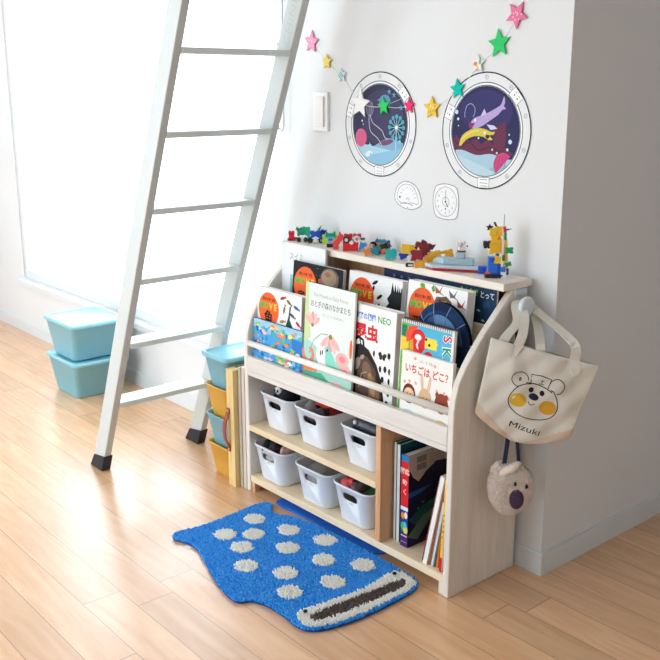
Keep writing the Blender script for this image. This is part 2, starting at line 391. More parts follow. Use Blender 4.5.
# --- front row
def art_fishbook(a, W, H):
    rnd = random.Random(11)
    a.rect(0, 0, W, H, '#4fa6e2'); a.rect(W * .8, 0, W, H * .82, '#2f7fd0'); a.poly([(0, H), (W, H), (W, H * .86), (W * .6, H * .80), (W * .3, H * .88), (0, H * .84)], '#9fd3ea')
    for i in range(80): a.blob(rnd.uniform(.01, W - .01), rnd.uniform(.01, H - .02), rnd.uniform(.004, .011), rnd.choice(['#2f86d8', '#2468c4', '#7cc8ee', '#8fd3ea', '#4ab8c8', '#58c0a0']), .3, seed=i)
    for i in range(64):
        x, y = rnd.uniform(.012, W - .012), rnd.uniform(.012, H - .012); c = rnd.choice(['#f4a9a0', '#ffffff', '#f6e27c', '#f58d5a', '#f3c7d9', '#bfe6f4', '#8fce6a', '#ffdca0'])
        r = rnd.uniform(.004, .009); a.ell(x, y, r * 1.5, r * .8, c, rnd.uniform(-.5, .5), 10); a.poly([(x + r * 1.2, y), (x + r * 2.1, y + r * .7), (x + r * 2.1, y - r * .7)], c)
    a.poly([(0, 0), (W * .5, 0), (W * .3, H * .12), (0, H * .28)], '#39a06a'); a.blob(W * .12, H * .2, .012, '#e9e28a', .3, seed=4); a.blob(W * .6, H * .14, .014, '#f08f74', .3, seed=5); a.blob(W * .32, H * .12, .014, '#d8d6a8', .3, seed=6)
book('picture_book', 'landscape sea picture book with many small fish on bright blue, behind the front rail', .0225, -.2495, .4195, .246, .170, .009, .05, '#3c8fd8', art_fishbook, '#164a8c', back='#14407e')
def art_moonwood(a, W, H):
    a.rect(0, 0, W, H, '#e9eeeb')
    a.poly([(0, 0), (W, 0), (W, H * .30), (W * .8, H * .4), (W * .55, H * .30), (W * .3, H * .42), (0, H * .5)], '#a9d9cc')
    a.poly([(0, 0), (W * .7, 0), (W * .65, H * .1), (W * .4, H * .2), (0, H * .18)], '#4fae8c')
    a.poly([(0, H), (W * .07, H), (W * .08, H * .8), (W * .14, H * .5), (0, H * .45)], '#cfe3a8')
    a.text('The Friends in Fairy Forest', W * .52, H * .885, .016, '#a6a0a4', 0, width=W * .70, align='c')
    a.text('おとぎの森のなかまたち', W * .52, H * .795, .021, '#3a3f46', .004, width=W * .80, align='c')
    a.text('えと ぶん  ちいさなおはなし', W * .58, H * .725, .009, '#8e9296', 0, width=W * .42, align='c')
    def flower(x, y, r, up=1):
        for k in range(5):
            an = -PI / 2 * up + (k - 2) * .45; a.ell(x + r * .55 * math.cos(an), y + r * .55 * math.sin(an), r * .62, r * .22, ['#f3b8b4', '#f6cdc8', '#ef9f9f', '#f6cdc8', '#f3b8b4'][k], an, 12)
        a.ell(x, y, r * .17, r * .17, '#8c8a3a')
    a.line([(W * .12, H * .35), (W * .2, H * .48), (W * .35, H * .56), (W * .5, H * .57)], .0022, '#5c9c7a')
    flower(W * .55, H * .555, .045); flower(W * .17, H * .62, .035, -1)
    # snail-like spiral
    pts = [(W * .13 + (.034 - .0035 * k) * math.cos(k * .62 + 3), H * .36 + (.040 - .004 * k) * math.sin(k * .62 + 3)) for k in range(9)]
    a.line(pts, .014, '#ef8b73'); a.poly([(0, H * .18), (W * .3, H * .2), (W * .27, H * .29), (0, H * .27)], '#ee8552')
    # white creature with mint wing
    a.ell(W * .42, H * .33, .026, .034, '#ffffff', .3); a.ell(W * .33, H * .37, .014, .02, '#f7f7f4'); a.ell(W * .5, H * .42, .012, .014, '#7fd3cf'); a.ell(W * .5, H * .425, .004, .005, '#233'); a.ell(W * .56, H * .33, .022, .032, '#8fdcc9', .3)
    a.ell(W * .36, H * .385, .0025, .008, '#222'); a.ell(W * .40, H * .395, .0025, .008, '#222'); a.blob(W * .30, H * .26, .007, '#2b2b2b', .2)
    for (x, y, r) in ((.80, .35, .028), (.87, .24, .026), (.72, .02, .05)): a.ell(W * x, H * y + .01, r, r * .75, '#f4b9b3'); a.ell(W * x, H * y + .012, r * .5, r * .35, '#ee8f92')
    a.ell(W * .22, H * .08, .02, .016, '#f4e9f2'); a.ell(W * .2, H * .05, .008, .006, '#5c3f7a'); a.blob(W * .55, H * .08, .012, '#f0d84a', .3); a.poly([(W * .6, 0), (W * .9, 0), (W * .86, H * .06), (W * .66, H * .05)], '#dfeef0')
    a.ell(W * .96, H * .5, .006, .028, '#ef6a4a')
book('picture_book', 'tall pale mint picture book with pink flowers and a white creature, title in Japanese', .275, -.2495, .4195, .218, .325, .010, .06, '#dfe9e4', art_moonwood, back='#3b4a44')
def art_bug(a, W, H):
    a.rect(0, 0, W, H, '#f5f5f3')
    a.text('小学館の図鑑', W * .15, H * .872, .020, '#2a7fd0', .03, width=W * .47)
    a.text('NEO', W * .66, H * .868, .026, '#3fae49', .02, width=W * .24)
    a.text('昆虫', W * .255, H * .69, .046, '#d92b2b', .045)
    # big beetle
    P = [(.0, 0), (.86, 0), (.84, .12), (.78, .24), (.68, .34), (.52, .43), (.36, .46), (.24, .44), (.12, .5), (.06, .56), (0, .6)]
    a.poly([(x * W, y * H * 1.36) for x, y in P], '#241b19')
    a.poly([(x * W, y * H * 1.36) for x, y in [(.28, .0), (.82, .0), (.78, .16), (.66, .30), (.5, .38), (.36, .38), (.3, .2)]], '#5c4136')
    a.poly([(x * W, y * H * 1.36) for x, y in [(.55, .0), (.8, .0), (.75, .15), (.64, .26), (.56, .2)]], '#8a6850')
    a.poly([(x * W, y * H * 1.36) for x, y in [(.1, .08), (.24, .0), (.3, .3), (.24, .42), (.12, .36)]], '#3a2a26')
    a.line([(W * .22, H * .58), (W * .24, H * .65), (W * .31, H * .685), (W * .40, H * .665), (W * .42, H * .60)], .008, '#1b1615'); a.line([(W * .33, H * .68), (W * .37, H * .60)], .005, '#1b1615')
    a.ell(W * .30, H * .42, .012, .022, '#8f8178', -.5); a.ell(W * .52, H * .34, .020, .040, '#7d6350', .35); a.ell(W * .60, H * .26, .012, .034, '#b08a5c', .35); a.ell(W * .22, H * .30, .008, .020, '#6a5a52', .2); a.ell(W * .40, H * .5, .010, .006, '#a39488', .6)
    a.line([(W * .36, H * .2), (W * .4, H * .34), (W * .5, H * .37)], .003, '#b59a86'); a.line([(W * .14, H * .15), (W * .2, H * .33)], .004, '#c9b39f')
    for i, (x, y) in enumerate(((.62, .545), (.74, .55), (.90, .56), (.66, .43), (.75, .42), (.84, .43), (.92, .42), (.70, .33), (.80, .33), (.92, .33), (.92, .22), (.90, .12))):
        a.ell(W * x, H * y * 1.04, .004 + .001 * (i % 3), .009, '#2c2622'); a.line([(W * x - .006, H * y + .006), (W * x + .006, H * y - .006)], .0012, '#2c2622')
    for dx in (-1, 1): a.ell(W * .78 + dx * .008, H * .57, .009, .006, '#332', dx * .6); a.ell(W * .78 + dx * .006, H * .545, .006, .005, '#332', -dx * .6)
    a.poly([(W * .3, 0), (W * .7, 0), (W * .5, H * .03)], '#c98f52')
book('encyclopedia', 'thick white insect encyclopedia with a huge dark beetle under red title characters', .434, -.2365, .4195, .211, .294, .030, .06, '#f4f4f2', art_bug)
def art_berry(a, W, H):
    a.rect(0, 0, W, H, '#f4f2ec'); a.rect(0, 0, W, H * .2, '#bcd78c')
    a.text('いちごは どこ？', W * .5, H * .745, .026, '#d2332f', .025, width=W * .84, align='c')
    a.text('ぶん・え  えほん', W * .5, H * .90, .009, '#555', .0, width=W * .28, align='c')
    for x, y in ((.27, .93), (.66, .90), (.08, .6), (.18, .62), (.3, .62), (.86, .6), (.95, .55), (.72, .6)): a.blob(W * x, H * y, .005, '#f0a9a4', .2, 8)
    def kid(cx, face, hair, shirt, ears):
        cy = H * .46
        if ears == 'rabbit':
            for dx in (-1, 1): a.ell(cx + dx * .013, cy + .040, .005, .022, face, -dx * .15); a.ell(cx + dx * .013, cy + .040, .002, .016, '#f3c6b4', -dx * .15)
        if ears == 'bear':
            for dx in (-1, 1): a.ell(cx + dx * .016, cy + .02, .006, .008, face)
        a.blob(cx, H * .12, .024, shirt, .05, ry=.028); a.ell(cx, cy, .023, .027, hair); a.ell(cx, cy - .004, .019, .020, face)
        for dx in (-1, 1): a.ell(cx + dx * .006, cy, .0013, .002, '#2a1a16')
        a.ell(cx, cy - .006, .002, .0015, '#7a2a22')
        for dx in (-1, 1): a.line([(cx + dx * .012, H * .22), (cx + dx * .024, H * .10)], .006, hair)
    kid(W * .18, '#f6c9a4', '#6b2f24', '#cfe3f3', ''); kid(W * .5, '#dbb58f', '#dbb58f', '#f7efe4', 'rabbit'); kid(W * .82, '#93402c', '#93402c', '#f3d77a', 'bear')
    a.rect(W * .12, H * .10, W * .28, H * .16, '#3d86c9'); a.rect(W * .12, H * .03, W * .29, H * .10, '#f3efe6'); a.rect(W * .70, H * .0, W * .94, H * .09, '#d83a2e'); a.rect(W * .38, H * .03, W * .62, H * .09, '#e9543c'); a.ell(W * .5, H * .16, .02, .012, '#f3e3c8')
book('picture_book', 'small white picture book about strawberries with a child, a rabbit and a bear', .688, -.2495, .4195, .180, .207, .011, .05, '#f4f2ec', art_berry)
# fish encyclopedia
def fishes(a, W, H):
    a.rect(0, 0, W, H, '#f6f6f4'); rnd = random.Random(5)
    for x, y, c, r in ((.58, .93, '#b63a2c', .3), (.72, .90, '#6f6a35', -.5), (.88, .86, '#2458a8', -.3), (.62, .80, '#7c7a5c', 1.3), (.8, .76, '#5a4a36', -.4), (.93, .68, '#b42f23', -.5), (.84, .58, '#6a5a62', -.6), (.58, .66, '#a88a5a', .2), (.9, .5, '#c99a3a', 0), (.6, .35, '#365', .3), (.8, .3, '#a52', -.3)):
        a.ell(W * x, H * y, .013, .005, c, r, 12); a.poly([(W * x + .010 * math.cos(r), H * y + .010 * math.sin(r)), (W * x + .019 * math.cos(r + .3), H * y + .019 * math.sin(r + .3)), (W * x + .019 * math.cos(r - .3), H * y + .019 * math.sin(r - .3))], c)
    a.poly([(W * x, H * y) for x, y in ((.74, .86), (.72, .74), (.66, .62), (.54, .53), (.40, .46), (.56, .46), (.68, .52), (.78, .60), (.76, .54), (.70, .46), (.62, .42), (.7, .4), (.8, .5), (.82, .62), (.75, .70), (.77, .86))], '#1f4a4c')
    a.ell(W * .25, H * .12, .04, .03, '#e6a437')
book('encyclopedia', 'white fish encyclopedia with an orange oval badge, leaning behind the sea picture book', .0225, -.2355, .4195, .222, .270, .022, .05, '#f4f4f2', lambda a, W, H: zukan(a, W, H, '魚', fishes))
# sketch pad
t = thing('sketchbook', 'colourful ring-bound sketch pad of bright printed shapes, stored sideways', 'sketchbook', (.664, -.2365, .4195), (-math.atan(.06), 0, 0))
g = G(); W, H = .187, .284; g.box(0, W, 0, .001, 0, H, cm('#eeeeea')); g.box(0, W, .011, .012, 0, H, cm('#8a7a5a'))
a = Art(g, lambda u, v, l: (u, -l, v)); a.rect(.002, 0, W - .008, H - .008, '#54b7dc')
a.poly([(.002, 0), (.03, 0), (.04, .16), (.03, H - .008), (.002, H - .008)], '#6fb646'); a.rect(.002, .225, .022, .27, '#15805a'); a.poly([(.002, .20), (.03, .21), (.03, .235), (.002, .24)], '#f5cf3b')
a.poly([(.022, .225), (.045, .235), (.06, .275), (.03, .270), (.018, .25)], '#f0512e'); a.ell(.065, .235, .028, .032, '#d8262e'); a.poly([(.05, .15), (.075, .15), (.078, .22), (.06, .21)], '#c8242e')
a.ell(.063, .245, .012, .008, '#ffffff'); a.line([(.066, .24), (.060, .225), (.066, .205)], .007, '#f7d5da'); a.ell(.06, .195, .018, .02, '#e03a34')
a.rect(.088, .222, .130, .250, '#f7e04b'); a.star(.12, .235, .016, '#f7e04b'); a.ell(.092, .245, .004, .004, '#222'); a.ell(.104, .232, .004, .004, '#222')
a.ell(.103, .195, .019, .02, '#d5253a'); a.ell(.1, .165, .012, .012, '#d5253a'); a.line([(.104, .20), (.099, .185), (.103, .17)], .006, '#f6d2d8'); a.ell(.14, .185, .011, .011, '#f2df52')
a.star(.03, .165, .02, '#cfe8f0'); a.ell(.036, .175, .009, .009, '#f3d548'); a.poly([(.035, .20), (.05, .20), (.045, .24), (.035, .23)], '#f2982c'); a.rect(.008, .178, .016, .186, '#1d1d1d'); a.rect(.008, .164, .016, .172, '#1d1d1d')
for i, (ch, c) in enumerate(zip('SKETCH', ('#e0304a', '#17a06a', '#d8304a', '#f2c73a', '#3a58c0', '#e05a2a'))):
    a.text(ch, .152, .258 - i * .036, .040, '#ffffff', .06, rot=-PI / 2 + .1, align='c'); a.text(ch, .152, .258 - i * .036, .040, c, .02, rot=-PI / 2 + .1, align='c')
for x, y in ((.11, .14), (.13, .142)): a.ell(x, y, .008, .005, '#1b1b33')
a.ell(.125, .12, .03, .02, '#e8536a'); a.ell(.05, .1, .03, .03, '#f2c94a'); a.ell(.09, .06, .03, .03, '#3aa65c')
g.build('cover', t); g = G(); g.box(.001, W - .001, .0012, .0108, .001, H - .001, PAPER); g.build('pages', t)
g = G()
for i in range(24): x = .008 + i * (W - .016) / 23; g.tube([(x, -.002, H - .006), (x, -.003, H + .001), (x, .006, H + .005), (x, .0135, H + .001), (x, .013, H - .006)], .0011, mat('#3b3b44', .4, name='wire_black'), 5)
g.build('wire_binding', t)

# --- upper row
def planets(a, W, H):
    a.rect(0, 0, W, H, '#17141c'); a.ell(W * .76, H * .86, .046, .038, '#54463e', n=30); a.ell(W * .75, H * .875, .041, .032, '#7d6a5a', n=30); a.ell(W * .74, H * .89, .034, .024, '#a08a72', n=30); a.ell(W * .71, H * .92, .014, .008, '#9a6a4c'); 
    a.ell(W * .56, H * .84, .007, .007, '#c9463a'); a.line([(W * .52, H * .78), (W * .57, H * .70), (W * .6, H * .66)], .003, '#d8dde0'); a.rect(W * .93, 0, W, H, '#1d1e2c')
    rnd = random.Random(2)
    for i in range(30): a.ell(rnd.uniform(.005, W - .01), rnd.uniform(.005, H - .01), .0009, .0009, '#e9e6e0', n=6)
UG = None
book('encyclopedia', 'black space encyclopedia with a planet on its cover beside an orange oval badge', .113, -.1735, .4895, .232, .287, .013, .09, '#1a1820', lambda a, W, H: zukan(a, W, H, '宇宙', planets), back='#e6e6e6')
def apes(a, W, H):
    a.rect(0, 0, W, H, '#f1f2f1')
    a.poly([(W * x, H * y) for x, y in ((1, .62), (1, .93), (.985, .93), (.975, .88), (.955, .94), (.94, .88), (.92, .955), (.905, .88), (.87, .96), (.86, .88), (.82, .97), (.80, .86), (.74, .80), (.78, .76), (.73, .72), (.76, .66), (.72, .60), (.77, .5), (.74, .3), (.8, 0), (1, 0))], '#1c1a20')
    for x, y, r in ((.50, .93, .5), (.47, .86, 1.2), (.50, .69, .9), (.6, .80, .6), (.58, .70, 1)): a.ell(W * x, H * y, .013, .005, '#17171c', r, 10)
    a.blob(W * .25, H * .63, .014, '#4a1410', .1)
book('encyclopedia', 'white animal encyclopedia with a black furry hand reaching in from its right edge', .366, -.1655, .4895, .219, .291, .022, .09, '#eeeeee', lambda a, W, H: zukan(a, W, H, '動物', apes, '#ee5a26'))
def dinos(a, W, H):
    a.rect(0, 0, W, H, '#f5f5f3')
    a.poly([(W * x, H * y) for x, y in ((.45, .83), (.50, .90), (.58, .905), (.66, .92), (.75, .88), (.80, .78), (.80, .6), (.6, .62), (.52, .74), (.46, .76))], '#6f5238')
    a.poly([(W * x, H * y) for x, y in ((.5, .84), (.58, .86), (.66, .88), (.72, .82), (.6, .8))], '#a98a62'); a.ell(W * .70, H * .78, .010, .012, '#c98a4a'); a.ell(W * .56, H * .87, .003, .003, '#1a1210')
    for x, y, c in ((.54, .955, '#b4573a'), (.78, .94, '#6a5a6a'), (.92, .87, '#a04434')): a.poly([(W * x - .018, H * y + .012), (W * x, H * y), (W * x + .012, H * y + .018), (W * x + .004, H * y - .003), (W * x + .02, H * y - .012), (W * x, H * y - .006), (W * x - .012, H * y - .008)], c)
    a.blob(W * .91, H * .68, .012, '#c4532f', .4, 10, .02); a.line([(W * .84, H * .76), (W * .9, H * .7), (W * .94, H * .55)], .004, '#b4482c'); a.poly([(W * .9, H * .5), (W, H * .52), (W, 0), (0, 0), (0, H * .3), (W * .5, H * .4)], '#3b7a44'); a.poly([(W * .40, H * .97), (W * .44, H), (W * .47, H * .95), (W * .43, H * .93)], '#5aa03a'); a.blob(W * .26, H * .97, .008, '#6aa83a', .5)
book('encyclopedia', 'thick dinosaur encyclopedia with a brown dinosaur head, behind the round denim hat', .607, -.1655, .4895, .212, .300, .031, .09, '#f3f3f2', lambda a, W, H: zukan(a, W, H, '恐竜', dinos, '#ee5f2a'))
def art_white(a, W, H):
    a.rect(0, 0, W, H, '#eef0f1'); a.text('スイミ', W * .20, H * .85, .024, '#8c9296', 0); a.rect(W * .20, H * .1, W * .7, H * .66, '#7cc3bd'); a.rect(W * .20, H * .66, W * .7, H * .70, '#a8d6d2')
book('picture_book', 'large plain white picture book with grey brush lettering at the left end of the rack', .0205, -.1285, .4895, .218, .331, .008, .01, '#eceff1', art_white, back='#cfd6da')
# dark wide book in the rear slot
def art_night(a, W, H):
    a.rect(0, 0, W, H, '#1d3c58'); a.poly([(0, 0), (W, 0), (W, H * .5), (W * .8, H * .62), (W * .5, H * .4), (0, H * .55)], '#1c4c50'); a.rect(0, H * .90, W * .55, H, '#252c50')
    a.text('みんなで', W * .70, H * .925, .020, '#a8cf3e', .02, width=.062); a.text('とって', W * .872, H * .918, .020, '#dfe9ee', .02, width=.045)
    rnd = random.Random(9)
    for i in range(60): a.blob(rnd.uniform(.01, W - .01), rnd.uniform(.01, H * .88), rnd.uniform(.004, .014), rnd.choice(['#21507a', '#1d5a66', '#173a52', '#226a6c', '#1b4a8a', '#14384a']), .5, 9, seed=i)
    for x, y in ((.9, .72), (.80, .55), (.86, .80), (.83, .53), (.93, .60)): a.poly([(W * x - .007, H * y), (W * x, H * y + .004), (W * x + .008, H * y - .001), (W * x + .001, H * y - .003)], '#8fc3d0')
    a.ell(W * .83, H * .56, .006, .009, '#6fa0bd')
    for i in range(5): a.ell(W * .1 + i * .03, H * .95, .006, .004, '#5a6a9a')
book('picture_book', 'wide dark blue picture book with green and white title letters below the top board', .462, -.096, .4895, .413, .304, .010, .01, '#1a3550', art_night)

# denim hat
t = thing('denim_hat', 'round patchwork hat of navy and light blue denim tucked behind the sketch pad', 'hat', (.768, -.1705, .4895))
D1, D2, D3, D4 = [mat(c, .9, .16, 220, bump=.3, spec=.1) for c in ('#233a5e', '#5f86b4', '#34568a', '#1d2c4a')]
g = G(); cz = .166; nA = 40
def hat(u, r): # u along arc angle 0..pi, r radius fraction ; dome profile
    return (.096 * r * math.cos(u), -(.017 * math.sqrt(max(0, 1 - (r * .98) ** 2)) + .002), cz + .10 * r * math.sin(u))
for j in range(10):
    r0, r1 = j / 10, (j + 1) / 10
    for i in range(nA):
        u0, u1 = PI * i / nA, PI * (i + 1) / nA
        seg = int((u0 / PI) * 5); m = (D2 if seg in (1, 2) and r0 < .62 else D3 if seg in (0, 3) else D1) if r0 < .72 else (D1 if seg % 2 else D4)
        for sgn in (1, -1):
            q = [hat(u0, r0), hat(u1, r0), hat(u1, r1), hat(u0, r1)]
            if sgn < 0: q = [(x, -y, z) for x, y, z in q][::-1]
            g.add(q, [(0, 1, 2, 3)], m, True)
g.build('crown', t)
g = G(); g.prism([(-.094, 0), (.094, 0), (.096, cz), (-.096, cz)], -.006, .003, 'y', D1); g.build('brim', t)
g = G()
for u in (PI * .2, PI * .4, PI * .6, PI * .8): g.tube([Vector(hat(u, r / 8)) + Vector((0, -.0008, 0)) for r in range(0, 9)], .0011, mat('#8fa3bf', .8, name='stitch'), 5)
g.tube([Vector(hat(PI * i / 20, .72)) + Vector((0, -.0008, 0)) for i in range(21)], .0014, mat('#16243c', .8, name='seam'), 5)
g.build('seams', t)

# ------------------------------------------------------------------ storage baskets
def rr(x0, x1, y0, y1, r, z, n=5):
    P = []
    for cx, cy, a0 in ((x1 - r, y1 - r, 0), (x0 + r, y1 - r, PI / 2), (x0 + r, y0 + r, PI), (x1 - r, y0 + r, 1.5 * PI)):
        for i in range(n + 1):
            a = a0 + PI / 2 * i / n; P.append((cx + r * math.cos(a), cy + r * math.sin(a), z))
    return P
def fixn(o):
    import bmesh
    bm = bmesh.new(); bm.from_mesh(o.data); bmesh.ops.recalc_face_normals(bm, faces=bm.faces); bm.to_mesh(o.data); bm.free()
def tub(w0, w1, d0, d1, h, m, r=.03, lip=.004, th=.0025, fr=0.0):
    # w0,d0 bottom ; w1,d1 top ; origin bottom centre of the front edge at the rim
    g = G(); R = []
    def ring(k, ins, z, ex=0):
        w = w0 + (w1 - w0) * k; df = (1 - k) * (d1 - d0) / 2
        return rr(-w / 2 + ins - ex, w / 2 - ins + ex, df + ins - ex, d1 - df - ins + ex, max(.004, r - ins + ex), z, 6)
    R = [ring(0, .006, 0), ring(0, .001, .002), ring(.02, 0, .006), ring(.94, 0, h * .94), ring(.955, 0, h * .955, lip), ring(1, 0, h - .001, lip), ring(1, th * .4, h, lip * .6), ring(1, th, h - .001), ring(.04, th, .006), ring(.03, .01, .005)]
    g.loft(R, m, True, True); return g
def capsule_cut(o, w, h, z, x=0):
    fixn(o)
    g = G(); P = []
    for cx, a0 in ((w / 2 - h / 2, -PI / 2), (-w / 2 + h / 2, PI / 2)):
        for i in range(9): a = a0 + PI * i / 8; P.append((x + cx + h / 2 * math.cos(a), z + h / 2 * math.sin(a)))
    g.prism(P, -.03, .05, 'y', DARK); c = g.build('cut'); fixn(c)
    md = o.modifiers.new('b', 'BOOLEAN'); md.object = c; md.operation = 'DIFFERENCE'; md.solver = 'EXACT'
    me = bpy.data.meshes.new_from_object(o.evaluated_get(bpy.context.evaluated_depsgraph_get())); o.modifiers.clear(); o.data = me
    bpy.data.objects.remove(c)
    while len(me.materials) > 1: me.materials.pop()
t = thing('storage_basket', 'white basket', 'basket', (0, 0, 0), group='white baskets in the rack')
bo = tub(.128, .166, .200, .226, .119, BASK, r=.030).build('body', t); capsule_cut(bo, .062, .022, .086)
g = G(); ar = Art(g, lambda u, v, l: (u, .0052 + (0.064 - v) * .11 - l * .8, v)); ar.text('inbox', -.006, .066, .008, '#9aa0a6', 0); g.build('embossed_mark', t)
BL = [(.128, -.247, .2355, 'white basket with a dark bag and panda face, middle shelf against the side panel'),
      (.303, -.247, .2355, 'white basket holding a red box and a black cable, centre of the middle shelf'),
      (.520, -.247, .2355, 'white basket holding a navy case, middle shelf against the pine upright'),
      (.111, -.264, .0585, 'white basket with black, plum and pink cloths, bottom shelf beside the side panel'),
      (.326, -.264, .0585, 'white basket filled with a grey bag, centre of the bottom shelf'),
      (.506, -.264, .0585, 'white basket with a green and red packet, bottom shelf beside the pine upright')]
for i, (x, y, z, l) in enumerate(BL):
    if i == 0: t.location = (x, y, z); t['label'] = l; first = t
    else: dup(first, l, (x, y, z))
def lump(rx, ry, rz, m, seed, jag=.12, n=14):
    rnd = random.Random(seed); g = G(); ph = [rnd.uniform(0, 6) for _ in range(6)]; R = []
    for k in range(1, n):
        a = PI * k / n; ring = []
        for i in range(20):
            b = 2 * PI * i / 20
            j = 1 + jag * (math.sin(3 * b + ph[0] + 2 * a) * .5 + math.sin(5 * b + ph[1]) * .3 + math.sin(4 * a + ph[2] + b) * .4)
            e = lambda c: math.copysign(abs(c) ** .7, c)
            ring.append((rx * e(math.sin(a)) * e(math.cos(b)) * j, ry * e(math.sin(a)) * e(math.sin(b)) * j, rz * (1 - math.cos(a) * j)))
        R.append(ring)
    g.loft(R, m); return g
def single(g, name, label, cat, loc, rot=(0, 0, 0), bevel=0, group=None):
    o = g.build(name, bevel=bevel, loc=loc, rot=rot); tag(o, label, cat, group); return o
fab = lambda c: mat(c, .85, .18, 60, bump=.4, spec=.2)
zt, zb = .270, .092
single(lump(.052, .075, .054, fab('#2a2a30'), 1), 'bag', 'dark cloth bag inside the leftmost middle shelf basket', 'bag', (.116, -0.156, zt))
single(lump(.016, .030, .053, fab('#8f9a86'), 2), 'pouch', 'grey green pouch in the right side of the leftmost middle shelf basket', 'pouch', (.178, -0.146, zt))
t = thing('panda_toy', 'tiny white panda head toy on the dark bag under the apron', 'toy', (.112, -.212, zt + .078))
g = G(); g.ball((0, 0, .015), (.016, .014, .015), mat('#f2f2ee', .7, name='plush_white')); g.build('head', t)
g = G(); [g.ball((s * .013, 0, .027), .006, DARK, 8) for s in (-1, 1)]; [g.ball((s * .006, -.0125, .016), (.004, .003, .005), DARK, 8) for s in (-1, 1)]; g.ball((.001, -.014, .010), .002, DARK, 6); g.build('ears_and_eyes', t)
single(lump(.034, .08, .052, fab('#8a8684'), 3), 'bag', 'grey crumpled bag in the left of the red box basket', 'bag', (.262, -0.146, zt))
g = G(); g.box(-.030, .030, -.066, .070, 0, .122, mat('#c4322e', .45, .06, 20)); g.box(-.022, .022, -.0706, -.070, .02, .09, mat('#a8242a', .45))
single(g, 'box', 'red box standing in the centre basket of the middle shelf', 'box', (.326, -.139, zt - .008), (.06, 0, 0), bevel=.003)
g = G()
for k in range(3): g.tube([(.028 * math.cos(2 * PI * i / 24) * (1 - k * .08), .014 * math.sin(2 * PI * i / 24), .004 + k * .006 + .003 * math.sin(i)) for i in range(25)], .004, mat('#1c1a22', .4, name='cable_black'), 6)
single(g, 'cable', 'coiled black cable lying in front of the red box', 'cable', (.328, -.2150, zt + .076))
g = G(); 
R = [rr(-.058, .058, -.07, .07, .024, 0), rr(-.061, .061, -.073, .073, .026, .015), rr(-.061, .061, -.073, .073, .026, .09), rr(-.055, .055, -.066, .066, .022, .112), rr(-.040, .040, -.05, .05, .018, .121)]
g.loft(R, mat('#232838', .35, .1, 30, spec=.5)); g.tube([(-.0615, -.05, .085), (-.05, -.0735, .085), (.05, -.0735, .085), (.0615, -.05, .085)], .0015, mat('#11131c', .4), 6)
g.ball((-.042, -.070, .102), .007, mat('#e9edf2', .3, name='shiny'))
single(g, 'case', 'navy rounded zip case in the basket beside the pine upright', 'case', (.522, -0.148, zt - .012))
g = lump(.060, .080, .043, fab('#bdbab8'), 5); 
single(g, 'cloth', 'pale grey folded cloth under the black and plum ones in a bottom basket', 'cloth', (.106, -0.165, zb))
g = G(); rnd = random.Random(8)
single(lump(.021, .034, .020, fab('#26242a'), 61, .3), 'cloth', 'small black crumpled cloth in the bottom basket beside the side panel', 'cloth', (.084, -0.222, zb + .060))
single(lump(.020, .036, .018, fab('#3a3038'), 62, .3), 'cloth', 'dark plum crumpled cloth between the black and the pink cloths', 'cloth', (.120, -0.220, zb + .062))
single(lump(.015, .030, .015, fab('#d8a9ac'), 63, .2), 'cloth', 'pink rolled cloth in a bottom basket beside the plum cloth', 'cloth', (.156, -0.215, zb + .064))
single(lump(.066, .085, .046, mat('#7d7874', .4, .2, 60, bump=.5), 7, .06), 'bag', 'smooth grey bag filling the centre bottom basket', 'bag', (.326, -0.172, zb))
g = lump(.056, .07, .050, mat('#3f7a52', .3, .3, 50, bump=.4), 9)
single(g, 'packet', 'green shiny packet in the bottom basket by the pine upright', 'packet', (.512, -0.166, zb))
single(lump(.026, .020, .018, mat('#c43a44', .35, .3, 70), 10, .2), 'packet', 'small red packet lying on the green one', 'packet', (.478, -0.236, zb + .064))
single(lump(.020, .030, .018, mat('#4a3a3c', .35, .4, 70), 12, .2), 'packet', 'dark brown packet beside the small red one', 'packet', (.522, -0.230, zb + .070))

# ------------------------------------------------------------------ books in the tall compartment (stand with the spine forward)
def upright(nm, label, x, T, H, D, yf, cover, spine, tilt=0, art=None, page='#efece6', sideart=None, group=None, topc=None):
    t = thing(nm, label, 'book', (x, yf, .0585), (0, tilt, 0), group); g = G(); c = .0018 if T > .012 else .001
    g.box(0, c, 0, D, 0, H, cm(cover)); g.box(T - c, T, 0, D, 0, H, cm(cover)); g.box(c, T - c, 0, c, 0, H, cm(spine))
    if art: a = Art(g, lambda u, v, l: (u, -l, v)); art(a, T, H)
    if sideart: a = Art(g, lambda u, v, l: (T + l, u, v)); sideart(a, D, H)
    g.build('cover', t)
    g = G(); g.box(c + .0002, T - c - .0002, c + .0002, D - .003, .003, H - .003, mat(page, .8, .06, 80, stretch=(30, 1, 1))); g.build('pages', t); return t
upright('picture_book', 'thin white and teal book against the pine upright in the tall compartment', .646, .010, .292, .205, -.222, '#2c8c92', '#eef0f0')
upright('picture_book', 'thin dark teal book touching the thick navy encyclopedia in the tall compartment', .659, .014, .290, .205, -.224, '#1f5a66', '#e6ecec')
